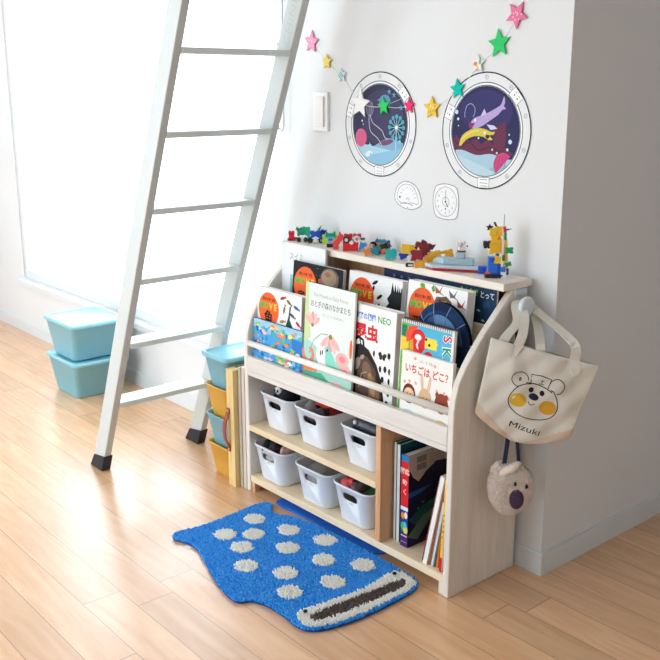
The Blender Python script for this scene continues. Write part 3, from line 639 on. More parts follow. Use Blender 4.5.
def sp_art(a, T, H):
    a.rect(0, 0, T, H, '#1d3f86'); a.rect(0, H * .44, T, H * .93, '#d4252e'); a.rect(0, H * .93, T, H, '#2a78b8'); a.rect(0, H * .40, T, H * .44, '#dfe9f2')
    a.text('図鑑', T * .5, H * .80, .018, '#f3c9c0', .02, align='c'); a.text('動', T * .5, H * .68, .018, '#f3c9c0', .02, align='c'); a.text('く', T * .5, H * .58, .018, '#f3c9c0', .02, align='c')
    a.ell(T * .3, H * .34, T * .22, .010, '#f08a2a'); a.ell(T * .72, H * .35, T * .22, .010, '#f6e3c8'); a.ell(T * .35, H * .22, T * .3, .014, '#4fb25a'); a.ell(T * .7, H * .19, T * .3, .012, '#e9d64a'); a.ell(T * .6, H * .24, T * .25, .01, '#52b9dd')
    a.rect(0, H * .0, T, H * .15, '#4a2a6a'); 
    for i in range(4): a.ell(T * (.18 + .21 * i), H * .12, .0022, .002, '#f0eef4')
    a.rect(T * .1, H * .05, T * .9, H * .055, '#c9b9dd')
def back_art(a, D, H):
    a.rect(0, 0, D, H, '#1c2348')
    a.poly([(0, H), (D, H), (D, H * .90), (D * .80, H * .83), (D * .55, H * .85), (D * .35, H * .78), (D * .2, H * .70), (D * .10, H * .76), (0, H * .88)], '#bdb9b4')
    a.line([(0, H * .88), (D * .10, H * .76), (D * .2, H * .70), (D * .3, H * .755)], .003, '#e2c46a')
    for i, (x, y) in enumerate(((.16, .93), (.16, .85))):
        for k in range(14): a.rect(D * x + k * .0027, H * y - .009, D * x + k * .0027 + .0014, H * y + .009, '#3c3a3c')
    for k in range(4): a.rect(D * .42, H * (.94 - .03 * k), D * .72, H * (.945 - .03 * k), '#7d7a78')
    a.poly([(0, H * .60), (D * .5, H * .62), (D * .25, H * .56), (0, H * .54)], '#2f62a0'); a.poly([(D * .02, H * .3), (D * .3, H * .42), (D * .7, H * .48), (D * .5, H * .36), (D * .2, H * .2)], '#1f5a5c')
    a.poly([(0, H * .12), (D * .3, H * .3), (D * .6, H * .36), (D * .4, H * .2), (D * .2, H * .05)], '#5a7a6a'); a.poly([(D * .3, 0), (D * .6, .06), (D * .8, .02), (D * .8, 0)], '#8a2440')
    for x, y in ((.2, .4), (.3, .45), (.45, .42)): a.ell(D * x, H * y, .005, .003, '#3f8a7a')
upright('encyclopedia', 'thick dark navy encyclopedia with red spine and grey barcode panel in the tall compartment', .685, .028, .272, .195, -.232, '#1c2348', '#1d3f86', art=sp_art, sideart=back_art)
tl = .215
upright('picture_book', 'thin brown book leaning right against the white one', .786, .006, .268, .19, -.250, '#7a4636', '#7a4636', tilt=tl)
upright('picture_book', 'white book leaning between two brown ones', .796, .014, .275, .19, -.257, '#e9e7e4', '#f1efec', tilt=tl * .97)
upright('picture_book', 'brown orange book leaning against the pale blue one', .8135, .006, .262, .19, -.252, '#a8603a', '#a8603a', tilt=tl * .92)
upright('picture_book', 'thin pale blue grey book leaning in the tall compartment', .822, .008, .20, .185, -.253, '#9fb6bf', '#c7d4d9', tilt=tl * .86)
upright('picture_book', 'thin orange book standing beside the yellow spine', .836, .006, .285, .18, -.247, '#dd7a3a', '#e0803e', tilt=.10)
def ysp(a, T, H):
    a.rect(0, 0, T, H, '#f0c04a'); a.rect(0, 0, T, H * .16, '#d8202e'); a.text('よ', T * .5, H * .62, .0075, '#3a2a20', .03, align='c'); a.text('る', T * .5, H * .56, .0075, '#3a2a20', .03, align='c'); a.text('の', T * .5, H * .50, .0075, '#3a2a20', .03, align='c'); a.text('ほ', T * .5, H * .44, .0075, '#3a2a20', .03, align='c'); a.text('ん', T * .5, H * .38, .0075, '#3a2a20', .03, align='c')
upright('picture_book', 'yellow spined book with red foot, next to the white side of the rack', .857, .0085, .262, .18, -.258, '#f3efe4', '#f0c04a', art=ysp, tilt=.05)

# ------------------------------------------------------------------ stacked bins, left of the rack
TEAL = mat('#7fb6c6', .45, .03, 20, name='bin_teal'); TEALL = mat('#8fd0e0', .4, .03, 20, name='lid_teal'); YEL = mat('#e4ac45', .45, .04, 20, name='bin_yellow')
def mkbin(m, loc, label, lid=False, w=.150, d=.245, h=.116, group='bins stacked beside the rack'):
    t = thing('storage_bin', label, 'bin', loc, group=group)
    tub(w * .72, w - .008, d * .86, d, h, m, r=.022, lip=.0045).build('body', t)
    if lid:
        g = G(); L = lambda e, z, r=.026: rr(-w / 2 - e, w / 2 + e, -e, d + e, r, z)
        g.loft([L(.003, h - .008), L(.006, h - .007), L(.007, h + .004), L(.005, h + .0075), L(-.004, h + .0075, .022), L(-.008, h + .003, .02)], TEALL); lab(g.build('lid', t), 'light blue lid with a raised rim')
    return t
bx, by = -.1575, -.279
mkbin(YEL, (bx + .006, by, .0), 'mustard yellow bin, lowest of the stack beside the rack')
mkbin(TEAL, (bx + .003, by, .1035), 'teal bin resting on the lowest yellow one')
mkbin(YEL, (bx, by, .207), 'mustard yellow bin just under the lidded teal one')
mkbin(TEAL, (bx - .002, by, .3105), 'teal bin with a light blue lid on top of the stack beside the rack', lid=True)
# far stack below the window
mkbin(TEAL, (-1.335, -.30, 0), 'lower teal bin under the window beyond the ladder', lid=True, w=.29, d=.25, h=.158, group='bins below the window')
mkbin(TEAL, (-1.335, -.30, .1665), 'upper teal bin under the window beyond the ladder', lid=True, w=.29, d=.25, h=.158, group='bins below the window')
# folded wooden boards
t = thing('folding_board_case', 'tall narrow pale yellow wooden case with a red brown leather handle', 'case', (-.0765, -.288, 0))
YW = wood('yellow_birch', '#f0d79c', '#e3c27c', 'z', scale=8)
g = G(); g.box(0, .0175, 0, .24, 0, .408, YW); g.build('front_half', t, bevel=.001); g = G(); g.box(.0182, .0395, 0, .24, 0, .408, YW); g.build('rear_half', t, bevel=.001)
g = G(); 
for i in range(6): g.box(.006 + .004 * i, .0085 + .004 * i, .03, .12, .408, .4084, mat('#4a4a52', .6, name='print_ink'))
lab(g.build('printed_marks', t), 'dark printed marks on the top edge')
LEA = mat('#a4472f', .5, .12, 60, bump=.2, name='leather')
g = G(); pts = [(.010, -.001, .262), (.010, -.006, .250), (.009, -.016, .225), (.009, -.019, .198), (.009, -.016, .170), (.010, -.006, .145), (.010, -.001, .133)]
g.tube(pts, 0, LEA, flat=(Vector((1, 0, 0)), .008, .002)); g.box(.002, .018, -.003, -.0002, .255, .274, LEA); g.box(.002, .018, -.003, -.0002, .122, .141, LEA); h_ = lab(g.build('handle', t, bevel=.001), 'red brown leather handle')
for z in (.265, .131): g = G(); g.lathe([(0, 0), (.004, 0), (.003, -.0025), (0, -.003)], mat('#e9b9a0', .3, metal=.6, name='rivet'), 10, 'y', (.010, -.003, z)); g.build('rivet', h_)
t = thing('wooden_panel', 'thin grey beige wooden panel standing between the yellow case and the rack', 'panel', (-.0345, -.270, 0))
g = G(); g.box(0, .014, 0, .25, 0, .418, wood('grey_wood', '#cfc3b4', '#b9aa98', 'z', scale=10)); g.build('board', t, bevel=.001); g = G(); g.box(.0147, .0315, .003, .25, 0, .421, wood('grey_wood2', '#dcd3c8', '#c8bbab', 'z', scale=10)); g.build('backing_board', t, bevel=.001)

# ------------------------------------------------------------------ rug
def smooth(P, n=4):
    Q = []; N = len(P)
    for i in range(N):
        p0, p1, p2, p3 = [Vector(P[(i + k - 1) % N]) for k in range(4)]
        for j in range(n):
            u = j / n; Q.append(tuple(.5 * ((2 * p1) + (-p0 + p2) * u + (2 * p0 - 5 * p1 + 4 * p2 - p3) * u * u + (-p0 + 3 * p1 - 3 * p2 + p3) * u ** 3)))
    return Q
def inside(p, P):
    x, y = p; c = False; j = len(P) - 1
    for i in range(len(P)):
        if (P[i][1] > y) != (P[j][1] > y) and x < (P[j][0] - P[i][0]) * (y - P[i][1]) / (P[j][1] - P[i][1]) + P[i][0]: c = not c
        j = i
    return c
RO = smooth([(.128, -.615), (.150, -.642), (.185, -.632), (.225, -.622), (.271, -.629), (.330, -.648), (.400, -.672), (.470, -.692), (.535, -.703), (.566, -.697), (.585, -.668), (.625, -.652), (.690, -.648), (.750, -.652), (.785, -.640), (.810, -.598), (.826, -.510), (.828, -.400), (.818, -.305), (.790, -.272), (.735, -.266), (.634, -.264), (.511, -.266), (.427, -.268), (.335, -.276), (.265, -.292), (.229, -.318), (.196, -.313), (.160, -.286), (.133, -.300), (.130, -.349), (.139, -.449), (.142, -.545)], 4)
t = thing('fish_rug', 'shaggy blue fish shaped rug with white dots and a long white mouth on the floor', 'rug', (.48, -.45, 0))
g = G(); g.prism([(x - .48, y + .45) for x, y in RO], .0002, .007, 'z', mat('#1c4f9e', .9, .1, 60, name='rug_edge')); g.build('backing', t, bevel=.002)
DOTS = [(.215, -.391), (.340, -.357), (.461, -.316), (.240, -.519), (.293, -.452), (.427, -.428), (.548, -.394), (.640, -.330), (.336, -.525), (.434, -.580), (.536, -.520), (.656, -.453), (.621, -.572)]
MW = smooth([(.712, -.616), (.760, -.641), (.795, -.610), (.815, -.53), (.819, -.42), (.812, -.31), (.786, -.281), (.722, -.290), (.733, -.40), (.724, -.52)], 4)
MD = smooth([(.745, -.602), (.772, -.600), (.787, -.54), (.795, -.42), (.795, -.325), (.768, -.300), (.757, -.40), (.749, -.50)], 4)
cb = [mat(c, .95, .14, 90, spec=.05, sheen=.3) for c in ('#1f9bff', '#1890fa', '#3aa8ff')]; cw = [mat(c, .95, .05, 90, spec=.05, sheen=.2) for c in ('#fffffa', '#fffff2')]; cd = [mat(c, .95, .1, 90, spec=.05) for c in ('#6d6260', '#5a504f')]
g = G(); rnd = random.Random(21); st = .0040; x = .12
ins = RO
while x < .835:
    y = -.71
    while y < -.26:
        px, py = x + rnd.uniform(-.5, .5) * st, y + rnd.uniform(-.5, .5) * st
        if inside((px, py), ins):
            c = cb
            jx, jy = px + rnd.uniform(-.003, .003), py + rnd.uniform(-.003, .003)
            if any((jx - a) ** 2 / .034 ** 2 + (jy - b) ** 2 / .031 ** 2 < 1 for a, b in DOTS): c = cw
            if inside((jx, jy), MW): c = cw
            if inside((jx, jy), MD): c = cd
            if c is cw or 1:
                h = rnd.uniform(.0055, .0082) + (.003 if c is not cb else 0); r = rnd.uniform(.0026, .0036); a = rnd.uniform(0, 6.28); lx, ly = rnd.uniform(-.0045, .0045), rnd.uniform(-.0045, .0045)
                bs = [(px - .48 + r * math.cos(a + k * 2.094), py + .45 + r * math.sin(a + k * 2.094), .0065) for k in range(3)]
                ms = [(p[0] + lx * .45, p[1] + ly * .45, .0065 + h * .65) for p in bs]
                tp = (px - .48 + lx, py + .45 + ly, .0065 + h)
                g.add(bs + ms + [tp], [(0, 1, 4, 3), (1, 2, 5, 4), (2, 0, 3, 5), (3, 4, 6), (4, 5, 6), (5, 3, 6)], rnd.choice(c), True)
        y += st
    x += st
g.build('pile', t)
for p in ((.727, -.606), (.738, -.304)):
    g = G(); g.ball((p[0] - .48, p[1] + .45, .0185), (.006, .006, .004), mat('#1c1a1e', .4, name='eye_black'), 8); lab(g.build('eye', t), 'small black eye')
g = G(); g.box(.0, .022, -.004, .010, .0002, .0006, mat('#e9e9e6', .7)); g.build('care_tag', t, loc=(.205 - .48, -.636 + .45, 0))
g = G(); 
P = [(.150, -.262), (.30, -.258), (.44, -.258), (.60, -.254), (.61, -.14), (.40, -.12), (.20, -.13), (.155, -.19)]
g.prism([(a - .38, b + .19) for a, b in smooth(P, 3)], .0003, .0065, 'z', mat('#2a74e0', .8, .05, 50, name='royal_blue_cloth'))
single(g, 'folded_cloth', 'smooth royal blue cloth lying flat on the floor under the rack behind the rug', 'cloth', (.38, -.19, 0), bevel=.001)

# ------------------------------------------------------------------ tote bag
CAN = mat('#dfdacf', .9, .05, 160, bump=.35, spec=.1, name='canvas', bscale=500); CAN2 = mat('#d9c3ae', .9, .05, 160, bump=.35, spec=.1, name='canvas_gusset', bscale=500)
D2 = Vector((.72, .694, 0)); NN = Vector((.694, -.72, 0)); P0 = Vector((.925, -.2, 0)); TA = math.radians(-13.8)
TB = P0 + D2 * .125; TB.z = .675
def bagp(a, b, off): # local bag coordinates -> world minus origin
    return D2 * (a * math.cos(TA) - b * math.sin(TA)) + Vector((0, 0, a * math.sin(TA) + b * math.cos(TA))) + NN * off
ORI = TB.copy()
t = thing('tote_bag', 'cream canvas tote bag with a bear face in a cap, hanging from the white knob', 'bag', tuple(ORI))
def bulge(a, b):
    u = (a - .028) / .137; v = -b / .245
    e = max(0, 1 - u * u) ** .5 * min(1, .35 + 1.6 * max(0, v) ** .7) * (1 if v < .85 else max(0.05, 1 - ((v - .85) / .17) ** 2))
    f = .0022 * math.sin(a * 55 + b * 38) + .0018 * math.sin(a * 95 - b * 70 + 1) + .003 * math.exp(-((a + .05 + .35 * (b + .02)) / .018) ** 2) * math.exp(-((b + .04) / .06) ** 2)
    return .017 * e + f * min(1, e * 2)
def outline(b): # left/right a for a row
    v = -b
    L = -.108 + .009 * min(1, v / .1) + .006 * max(0, (v - .1) / .1); Rr = .164 - .009 * min(1, v / .1) - .006 * max(0, (v - .1) / .1)
    if v > .195: k = (v - .195) / .047; L += .100 * k ** 1.15; Rr -= .100 * k ** 1.15
    return L, Rr
rows = 64; cols = 60; g = G()
def surf(sign, split):
    idx = []
    for j in range(rows + 1):
        b = -.242 * j / rows; L, Rr = outline(b); row = []
        for i in range(cols + 1):
            a = L + (Rr - L) * i / cols; row.append(tuple(bagp(a, b, sign * bulge(a, b) + (.001 * sign))))
        idx.append(row)
    for j in range(rows):
        for i in range(cols):
            b = -.242 * (j + .5) / rows; L, Rr = outline(b); a = L + (Rr - L) * (i + .5) / cols
            aa = min(a, .056 - a); ln = -.165 + (aa + .095) / .07 * -.047 if aa < -.025 else -.212 - (aa + .025) * .6
            m = CAN2 if b < ln else CAN
            q = [idx[j][i], idx[j][i + 1], idx[j + 1][i + 1], idx[j + 1][i]]
            g.add(q if sign > 0 else q[::-1], [(0, 3, 2, 1)], m, True)
    return idx
f_, b_ = surf(1, 0), surf(-1, 0)
for j in range(rows):
    for i_ in (0, cols): g.add([f_[j][i_], b_[j][i_], b_[j + 1][i_], f_[j + 1][i_]], [(0, 1, 2, 3)], CAN, True)
g.add([f_[rows][0], b_[rows][0], b_[rows][cols], f_[rows][cols]], [(0, 1, 2, 3)], CAN2)
bag = g.build('body', t)
import bmesh
bm = bmesh.new(); bm.from_mesh(bag.data); bmesh.ops.remove_doubles(bm, verts=bm.verts, dist=.0004); bmesh.ops.recalc_face_normals(bm, faces=bm.faces); bm.to_mesh(bag.data); bm.free()
g = G(); ar = Art(g, lambda u, v, l: bagp(u, v, bulge(u, v) + .0016 + l * .6))
INK = '#23242c'
def sub(P, n=3, closed=False):
    return smooth(P, n) if closed else smooth(P, n)[:(len(P) - 1) * n + 1]
ar.ell(-.004, -.131, .021, .018, '#e2b53a', 0, 24); ar.ell(.072, -.133, .021, .018, '#dda338', 0, 24)
P = [(.016, -.083), (-.010, -.094), (-.022, -.112), (-.027, -.134), (-.018, -.153), (.004, -.166), (.034, -.171), (.064, -.167), (.086, -.155), (.095, -.134), (.090, -.112), (.078, -.094), (.066, -.086)]
ar.line(sub(P), .0022, INK)
ar.line(sub([(-.012, -.096), (-.027, -.092), (-.034, -.080), (-.029, -.066), (-.014, -.060), (.000, -.065), (.006, -.077)]), .0020, INK)
ar.line(sub([(.060, -.072), (.068, -.058), (.082, -.056), (.094, -.066), (.094, -.082), (.082, -.092)]), .0020, INK)
ar.line(sub([(.004, -.084), (.020, -.081), (.036, -.082), (.056, -.086), (.068, -.092)]), .0024, INK)
ar.line([(.014, -.081), (.011, -.060), (.034, -.057), (.060, -.060), (.058, -.084)], .0022, INK)
ar.text('土', .040, -.078, .016, INK, .0, align='c'); ar.text('B', -.013, -.082, .012, INK, .02, align='c')
ar.ell(.020, -.098, .0062, .0070, INK, .3, 16); ar.ell(.048, -.100, .0058, .0070, INK, .3, 16); ar.ell(.031, -.114, .0125, .0085, '#2a2d42', -.15, 20)
ar.line(sub([(.022, -.128), (.026, -.134), (.033, -.134), (.036, -.129)]), .0018, INK)
ar.text('Mizuki', .033, -.205, .022, INK, 0, rot=-.05, width=.078, align='c')
lab(g.build('bear_print', t), 'printed bear face in a cap with yellow cheeks and a handwritten name')
def strapw(pts, nm='handle'):
    g = G(); g.tube([tuple(Vector(p) - ORI) for p in smooth([*pts], 4)[:(len(pts) - 1) * 4 + 1]], 0, CAN, flat=(D2 * .9 + Vector((0, 0, .0)), .0115, .0014)); return g.build(nm, t)
W_ = lambda a, b, o: bagp(a, b, o) + ORI
K = Vector((.917, -.052, .7665))
strapw([W_(-.040, -.03, .012), W_(-.040, .0, .006), W_(-.038, .03, .002), K + Vector((.038, -.028, -.026)), K + Vector((.008, -.014, -.004)), K + Vector((.002, .0, .002)), K + Vector((.006, .014, -.004)), K + Vector((.045, .03, -.03)), W_(.085, .04, .002), W_(.10, .0, .006), W_(.10, -.03, .012)])
strapw([W_(-.073, -.02, -.004), W_(-.073, .01, -.004), K + Vector((.03, -.045, -.04)), K + Vector((.002, -.02, -.008)), K + Vector((-.004, .0, -.001)), K + Vector((0, .02, -.008)), K + Vector((.02, .04, -.04)), W_(.012, .012, -.005), W_(.012, -.02, -.004)])

# ------------------------------------------------------------------ small plush pouch
FZ = [mat(c, .95, .08, 120, spec=.05, sheen=.4) for c in ('#efe0d5', '#e8d6ca', '#f5eae0')]
PC = Vector((.976, -.128, .298)); t = thing('plush_pouch', 'small fluffy beige animal face pouch on a navy strap below the tote bag', 'pouch', tuple(PC))
def pv(u, v, o): return D2 * u + Vector((0, 0, v)) + NN * o
g = G(); rnd = random.Random(5); R = []
def body(a, b): # a azimuth round n axis, b 0 front pole..pi back
    s = math.sin(b) ** .62 if math.sin(b) > 0 else 0
    r = 1 + .04 * math.sin(3 * a + .5)
    return pv(.058 * s * math.cos(a) * r, .070 * s * math.sin(a) * r, .023 * math.cos(b))
n = 14
for k in range(1, n): R.append([body(2 * PI * i / 26, PI * k / n) for i in range(26)])
g.loft(R, FZ[1])
for i in range(5200):
    a, b = rnd.uniform(0, 2 * PI), rnd.uniform(.05, 2.2); p = body(a, b); nr = (p * 1).normalized() * .5 + NN * math.cos(b) * .6
    d = Vector((rnd.uniform(-1, 1), rnd.uniform(-1, 1), rnd.uniform(-1, 1))) * .0022; tip = p + nr.normalized() * .0035 + d; e = .0012
    g.add([p + D2 * e, p - D2 * e * .5 + Vector((0, 0, e)), p - D2 * e * .5 - Vector((0, 0, e)), tip], [(0, 1, 3), (1, 2, 3), (2, 0, 3)], rnd.choice(FZ), True)
g.build('body', t)
def fuzz(pts, r, nm):
    g = G(); g.tube(pts, r, FZ[0], 12)
    for i in range(700):
        k = rnd.randrange(len(pts) - 1); w = rnd.random(); c = Vector(pts[k]) * (1 - w) + Vector(pts[k + 1]) * w; d = Vector((rnd.gauss(0, 1), rnd.gauss(0, 1), rnd.gauss(0, 1))).normalized(); rr_ = r[k] * (1 - w) + r[k + 1] * w
        p = c + d * rr_ * .9; g.add([p + D2 * .001, p - D2 * .001, p + d * .0035 + Vector((0, 0, .0008))], [(0, 1, 2)], FZ[2])
    return g.build(nm, t)
fuzz([pv(-.030, .040, .012), pv(-.022, .050, .016), pv(0, .062, .017), pv(.014, .070, .014), pv(.018, .073, .012)], [.004, .010, .011, .008, .003], 'ear')
fuzz([pv(-.050, .040, -.004), pv(-.044, .050, -.004), pv(-.034, .062, -.004), pv(-.026, .068, -.004)], [.003, .008, .008, .003], 'ear')
g = G(); g.loft([[pv(.014 + .0185 * k * math.cos(2 * PI * i / 22), -.020 + .027 * k * math.sin(2 * PI * i / 22), .0222 + h) for i in range(22)] for k, h in ((1, -.004), (1, .002), (.9, .004), (.5, .005))], mat('#46304a', .9, .1, 200, bump=.2, name='nose_plum')); lab(g.build('nose', t), 'big dark plum oval nose')
for u, v in ((.009, .022), (.038, .015)):
    g = G(); g.ball((0, 0, 0), .004, mat('#1a1418', .25, name='eye_black2'), 10); e_ = g.build('eye', t, loc=tuple(pv(u, v, .0235 - (.003 if u > .03 else 0)))); e_.scale = (1, 1, 1.5)
NAVY = mat('#23264a', .7, .1, 200, name='navy_strap')
for p, q, w in ((pv(-.020, .052, .0), Vector((.918, -.060, .7655)), .0055), (pv(.020, .052, .0), Vector((.921, -.048, .7655)), .0045)):
    g = G(); q = q - PC; top = pv(-.012 if p.dot(D2) < 0 else .010, .135, -.002)
    m1 = p.lerp(top, .55) + NN * .0015; g.tube([p, m1, top, top.lerp(q, .25) + NN * .0 , Vector((q.x + .003, q.y, q.z - .12)), q], 0, NAVY, flat=(D2, w, .0012)); g.build('strap', t)

# ------------------------------------------------------------------ wall stickers (paper cut-outs on the wall)
YW0 = .0178
def sticker(nm, label, cat, cx, cz):
    t = thing(nm, label, cat, (cx, YW0, cz)); return t
def circ(r, n=64, cx=0, cy=0, a0=0): return [(cx + r * math.cos(a0 + 2 * PI * i / n), cy + r * math.sin(a0 + 2 * PI * i / n)) for i in range(n)]
INKD = '#2c3136'
def porthole(cx, cz, label, picture, tabs):
    g = G(); r = .151
    g.prism(circ(r), -.0008, .0004, 'y', cm('#e9ebed'))
    a = Art(g, lambda u, v, l: (u, -.0008 - l, v)); sc = r / .151
    a.ring(0, 0, .1497, .0034, '#23272b', 72); a.ring(0, 0, .1245, .0022, '#33383d', 64); a.ell(0, 0, .1225, .1225, '#f2f4f6', n=64)
    a.ring(0, 0, .1170, .0024, '#5a6470', 64)
    picture(a)
    for i in range(10):
        an = 2 * PI * i / 10 + .31; x, y = .1375 * math.cos(an), .1375 * math.sin(an)
        a.ring(x, y, .0050, .0012, '#868c92', 16); a.line([(x - .003, y), (x + .003, y)], .001, '#868c92')
    for an in tabs:
        c, s = math.cos(an), math.sin(an); q = lambda u, v: ((.1375 + u) * c - v * s, (.1375 + u) * s + v * c)
        a.poly([q(-.018, -.019), q(.010, -.019), q(.010, .019), q(-.018, .019)], '#fafbfc'); a.line([q(-.018, -.019), q(.010, -.019), q(.010, .019), q(-.018, .019)], .0016, INKD, True)
        if an < 0: a.line([q(-.012, -.013), q(-.012, .013)], .0013, INKD); a.line([q(-.003, -.013), q(-.003, .013)], .0013, INKD); a.line([q(.005, -.013), q(.005, .013)], .0013, INKD)
        else:
            for v in (-.008, .006): a.ell(*q(-.006, v), .0022, .0022, INKD, n=8); a.line([q(.002, v - .003), q(.002, v + .003)], .0011, INKD)
    t = single(g, 'porthole_sticker', label, 'sticker', (cx, YW0 - .0005, cz)); return t
def chord(r, y0, f, n=30):
    # closed area of the disc below the line f(x)
    P = []
    for i in range(n + 1):
        x = -r + 2 * r * i / n; y = f(x); lim = math.sqrt(max(0, r * r - x * x))
        if -lim <= y <= lim: P.append((x, y))
    a0 = math.atan2(P[-1][1], P[-1][0]); a1 = math.atan2(P[0][1], P[0][0]); 
    if a1 > 0: a1 -= 2 * PI
    for i in range(1, n): a = a0 + (a1 - a0) * i / n; P.append((r * math.cos(a), r * math.sin(a)))
    return P
def pic_left(a):
    r = .1155; a.ell(0, 0, r, r, '#373550', n=64); a.ell(.01, .02, .09, .08, '#443f60', n=40)
    a.poly(chord(r, 0, lambda x: -.052 + .10 * x + .010 * math.sin(x * 40)), '#7fb2cf'); a.poly(chord(r, 0, lambda x: -.066 - .12 * x), '#a9cfe2'); a.poly(chord(r, 0, lambda x: -.082 + .18 * x), '#8fc0dc')
    a.ell(.03, -.05, .03, .008, '#7a4a72', .2)
    a.ell(-.080, -.040, .025, .027, '#d9648f', 0, 24)
    for i in range(5): a.line([(-.098 + i * .009, -.058), (-.096 + i * .009, -.022)], .0012, '#b8467a')
    a.ell(-.042, .046, .015, .020, '#5d5a78', 0, 20); a.ring(-.042, .046, .015, .0014, '#aab0c4', 24, .020); a.line([(-.042, .026), (-.042, .064)], .001, '#aab0c4'); a.line([(-.034, .028), (-.036, .062)], .001, '#aab0c4')
    a.line(sub([(-.040, .026), (-.044, .0), (-.036, -.022), (-.012, -.036), (.004, -.050), (.010, -.058)]), .0022, '#c9cfd8'); a.line(sub([(-.036, .026), (-.030, .006), (-.008, -.006), (.012, -.018), (.022, -.034), (.034, -.038)]), .0022, '#c9cfd8')
    for i in range(12):
        an = 2 * PI * i / 12; a.line([(.072, -.006), (.072 + .028 * math.cos(an), -.006 + .030 * math.sin(an))], .0018, '#8fd6e2'); a.ell(.072 + .029 * math.cos(an), -.006 + .031 * math.sin(an), .0062, .0062, '#4fa6b8', n=12)
    a.line([(.072, -.006), (.070, -.070)], .0026, '#b8dfe8'); a.ell(.072, -.006, .006, .006, '#e6f4f6')
    a.ell(.022, .066, .024, .020, '#5a9ab8', 0, 20); 
    for x, y in ((.06, .085), (.04, .094), (.09, .05)): a.star(x, y, .010, '#5fb0c4', .3)
    a.line([(.040, .060), (.088, .074)], .0016, '#a9b6c6'); a.line([(-.01, .070), (.0, .072)], .0016, '#a9b6c6')
    a.star(-.040, -.060, .010, '#9fe0f2', .25, n=4); a.ell(-.075, .010, .003, .003, '#e6ecf4'); a.ell(-.07, .0, .002, .002, '#e6ecf4'); a.ell(-.044, -.086, .016, .008, '#dcebf2', .3); a.ell(-.036, -.088, .002, .003, '#334')
    a.ell(.086, -.046, .005, .005, '#8fd0e0')
def pic_right(a):
    r = .1155; a.ell(0, 0, r, r, '#2c2a55', n=64); a.ell(.0, .05, .09, .055, '#37336a', n=40)
    a.poly([(-.112, -.030), (-.10, -.012), (-.085, -.022), (-.065, -.016), (-.05, -.030), (-.03, -.018), (-.01, -.034), (.01, -.02), (.03, -.034), (.032, .0), (.024, .004), (.066, .028), (.072, -.006), (.070, -.04), (.09, -.05), (.10, -.055), (.06, -.075), (-.09, -.060)], '#6b2f4c')
    a.line(sub([(-.1, -.025), (-.08, -.04), (-.05, -.03), (-.02, -.05), (.02, -.04), (.05, -.058)]), .005, '#552640')
    a.poly(chord(r, 0, lambda x: -.060 - .06 * x + .004 * math.sin(x * 60)), '#a9cbdc'); a.poly(chord(r, 0, lambda x: -.10 + .55 * x if x < .0 else -.10 + .25 * x), '#8db9d0'); a.poly(chord(r, 0, lambda x: -.086 - .30 * (x + .02)), '#bcd8e4')
    a.poly([(p[0], p[1]) for p in circ(.032, 24, .066, -.084) if math.hypot(*p) < .1155], '#c9487e')
    for i in range(4): a.line([(.036 + .011 * i, -.092), (.044 + .011 * i, -.062)], .0013, '#a83468')
    # pale violet angler
    a.poly(sub([(-.050, .020), (-.036, .034), (-.012, .040), (.014, .050), (.040, .062), (.052, .070), (.060, .090), (.064, .074), (.060, .066), (.068, .058), (.056, .056), (.044, .044), (.020, .030), (-.004, .016), (-.030, .006), (-.044, .008)], 2, True), '#b9a4d8')
    a.poly([(-.016, .038), (-.004, .058), (.004, .044)], '#d3c6ea'); a.poly([(.006, .018), (.030, .016), (.042, .008), (.020, .004)], '#cfd0ea'); a.line(sub([(-.042, .036), (-.036, .058), (-.050, .070), (-.066, .062), (-.070, .034)]), .0022, '#9aa0c8')
    a.poly([(-.056, .022), (-.034, .020), (-.046, .004), (-.052, .006)], '#8a3a70'); a.ell(-.034, .028, .004, .004, '#f0eef6')
    # yellow gulper
    a.poly(sub([(-.088, -.038), (-.078, -.014), (-.056, .000), (-.030, .008), (.0, .006), (.022, -.001), (.034, .0), (.030, -.008), (.016, -.010), (.028, -.020), (.014, -.022), (-.004, -.014), (-.036, -.014), (-.064, -.024), (-.080, -.040)], 2, True), '#d9c64a')
    a.poly([(.006, -.008), (.020, -.010), (.012, -.020), (.002, -.014)], '#3a3040'); a.ell(-.0, -.004, .0035, .004, '#f4f0e0'); a.line(sub([(-.080, -.024), (-.05, -.005), (-.02, .001)]), .002, '#efe38a')
    for x, y, q in ((-.100, .048, .006), (-.094, .030, .004), (-.092, .012, .002), (.086, -.024, .006), (.082, -.006, .0025), (.078, -.044, .004), (.028, -.046, .003), (.044, -.054, .003), (-.02, -.018, .003)): a.ell(x, y, q, q, '#cfe0f2', n=12)
porthole(.3185, 1.187, 'smaller looking round porthole sticker with jellyfish line art, on the wall near the light switch', pic_left, [.72, 2.85, -PI / 2 + .02])
porthole(.721, 1.181, 'round porthole sticker with a violet and a yellow fish, on the wall near the corner', pic_right, [.74, 2.78, -PI / 2 + .02])
bpy.data.objects['porthole_sticker']['label'] = 'round porthole sticker with jellyfish and pink coral, on the wall nearest the light switch'
def gauge(cx, cz, label, P, dial):
    g = G(); Q = sub(P, 4, True); g.prism(Q, -.0006, .0004, 'y', cm('#f4f5f6')); a = Art(g, lambda u, v, l: (u, -.0006 - l, v))
    a.line([(x * .985, y * .985) for x, y in Q], .0016, '#454a50', True); dial(a); single(g, 'gauge_sticker', label, 'sticker', (cx, YW0 - .0005, cz))
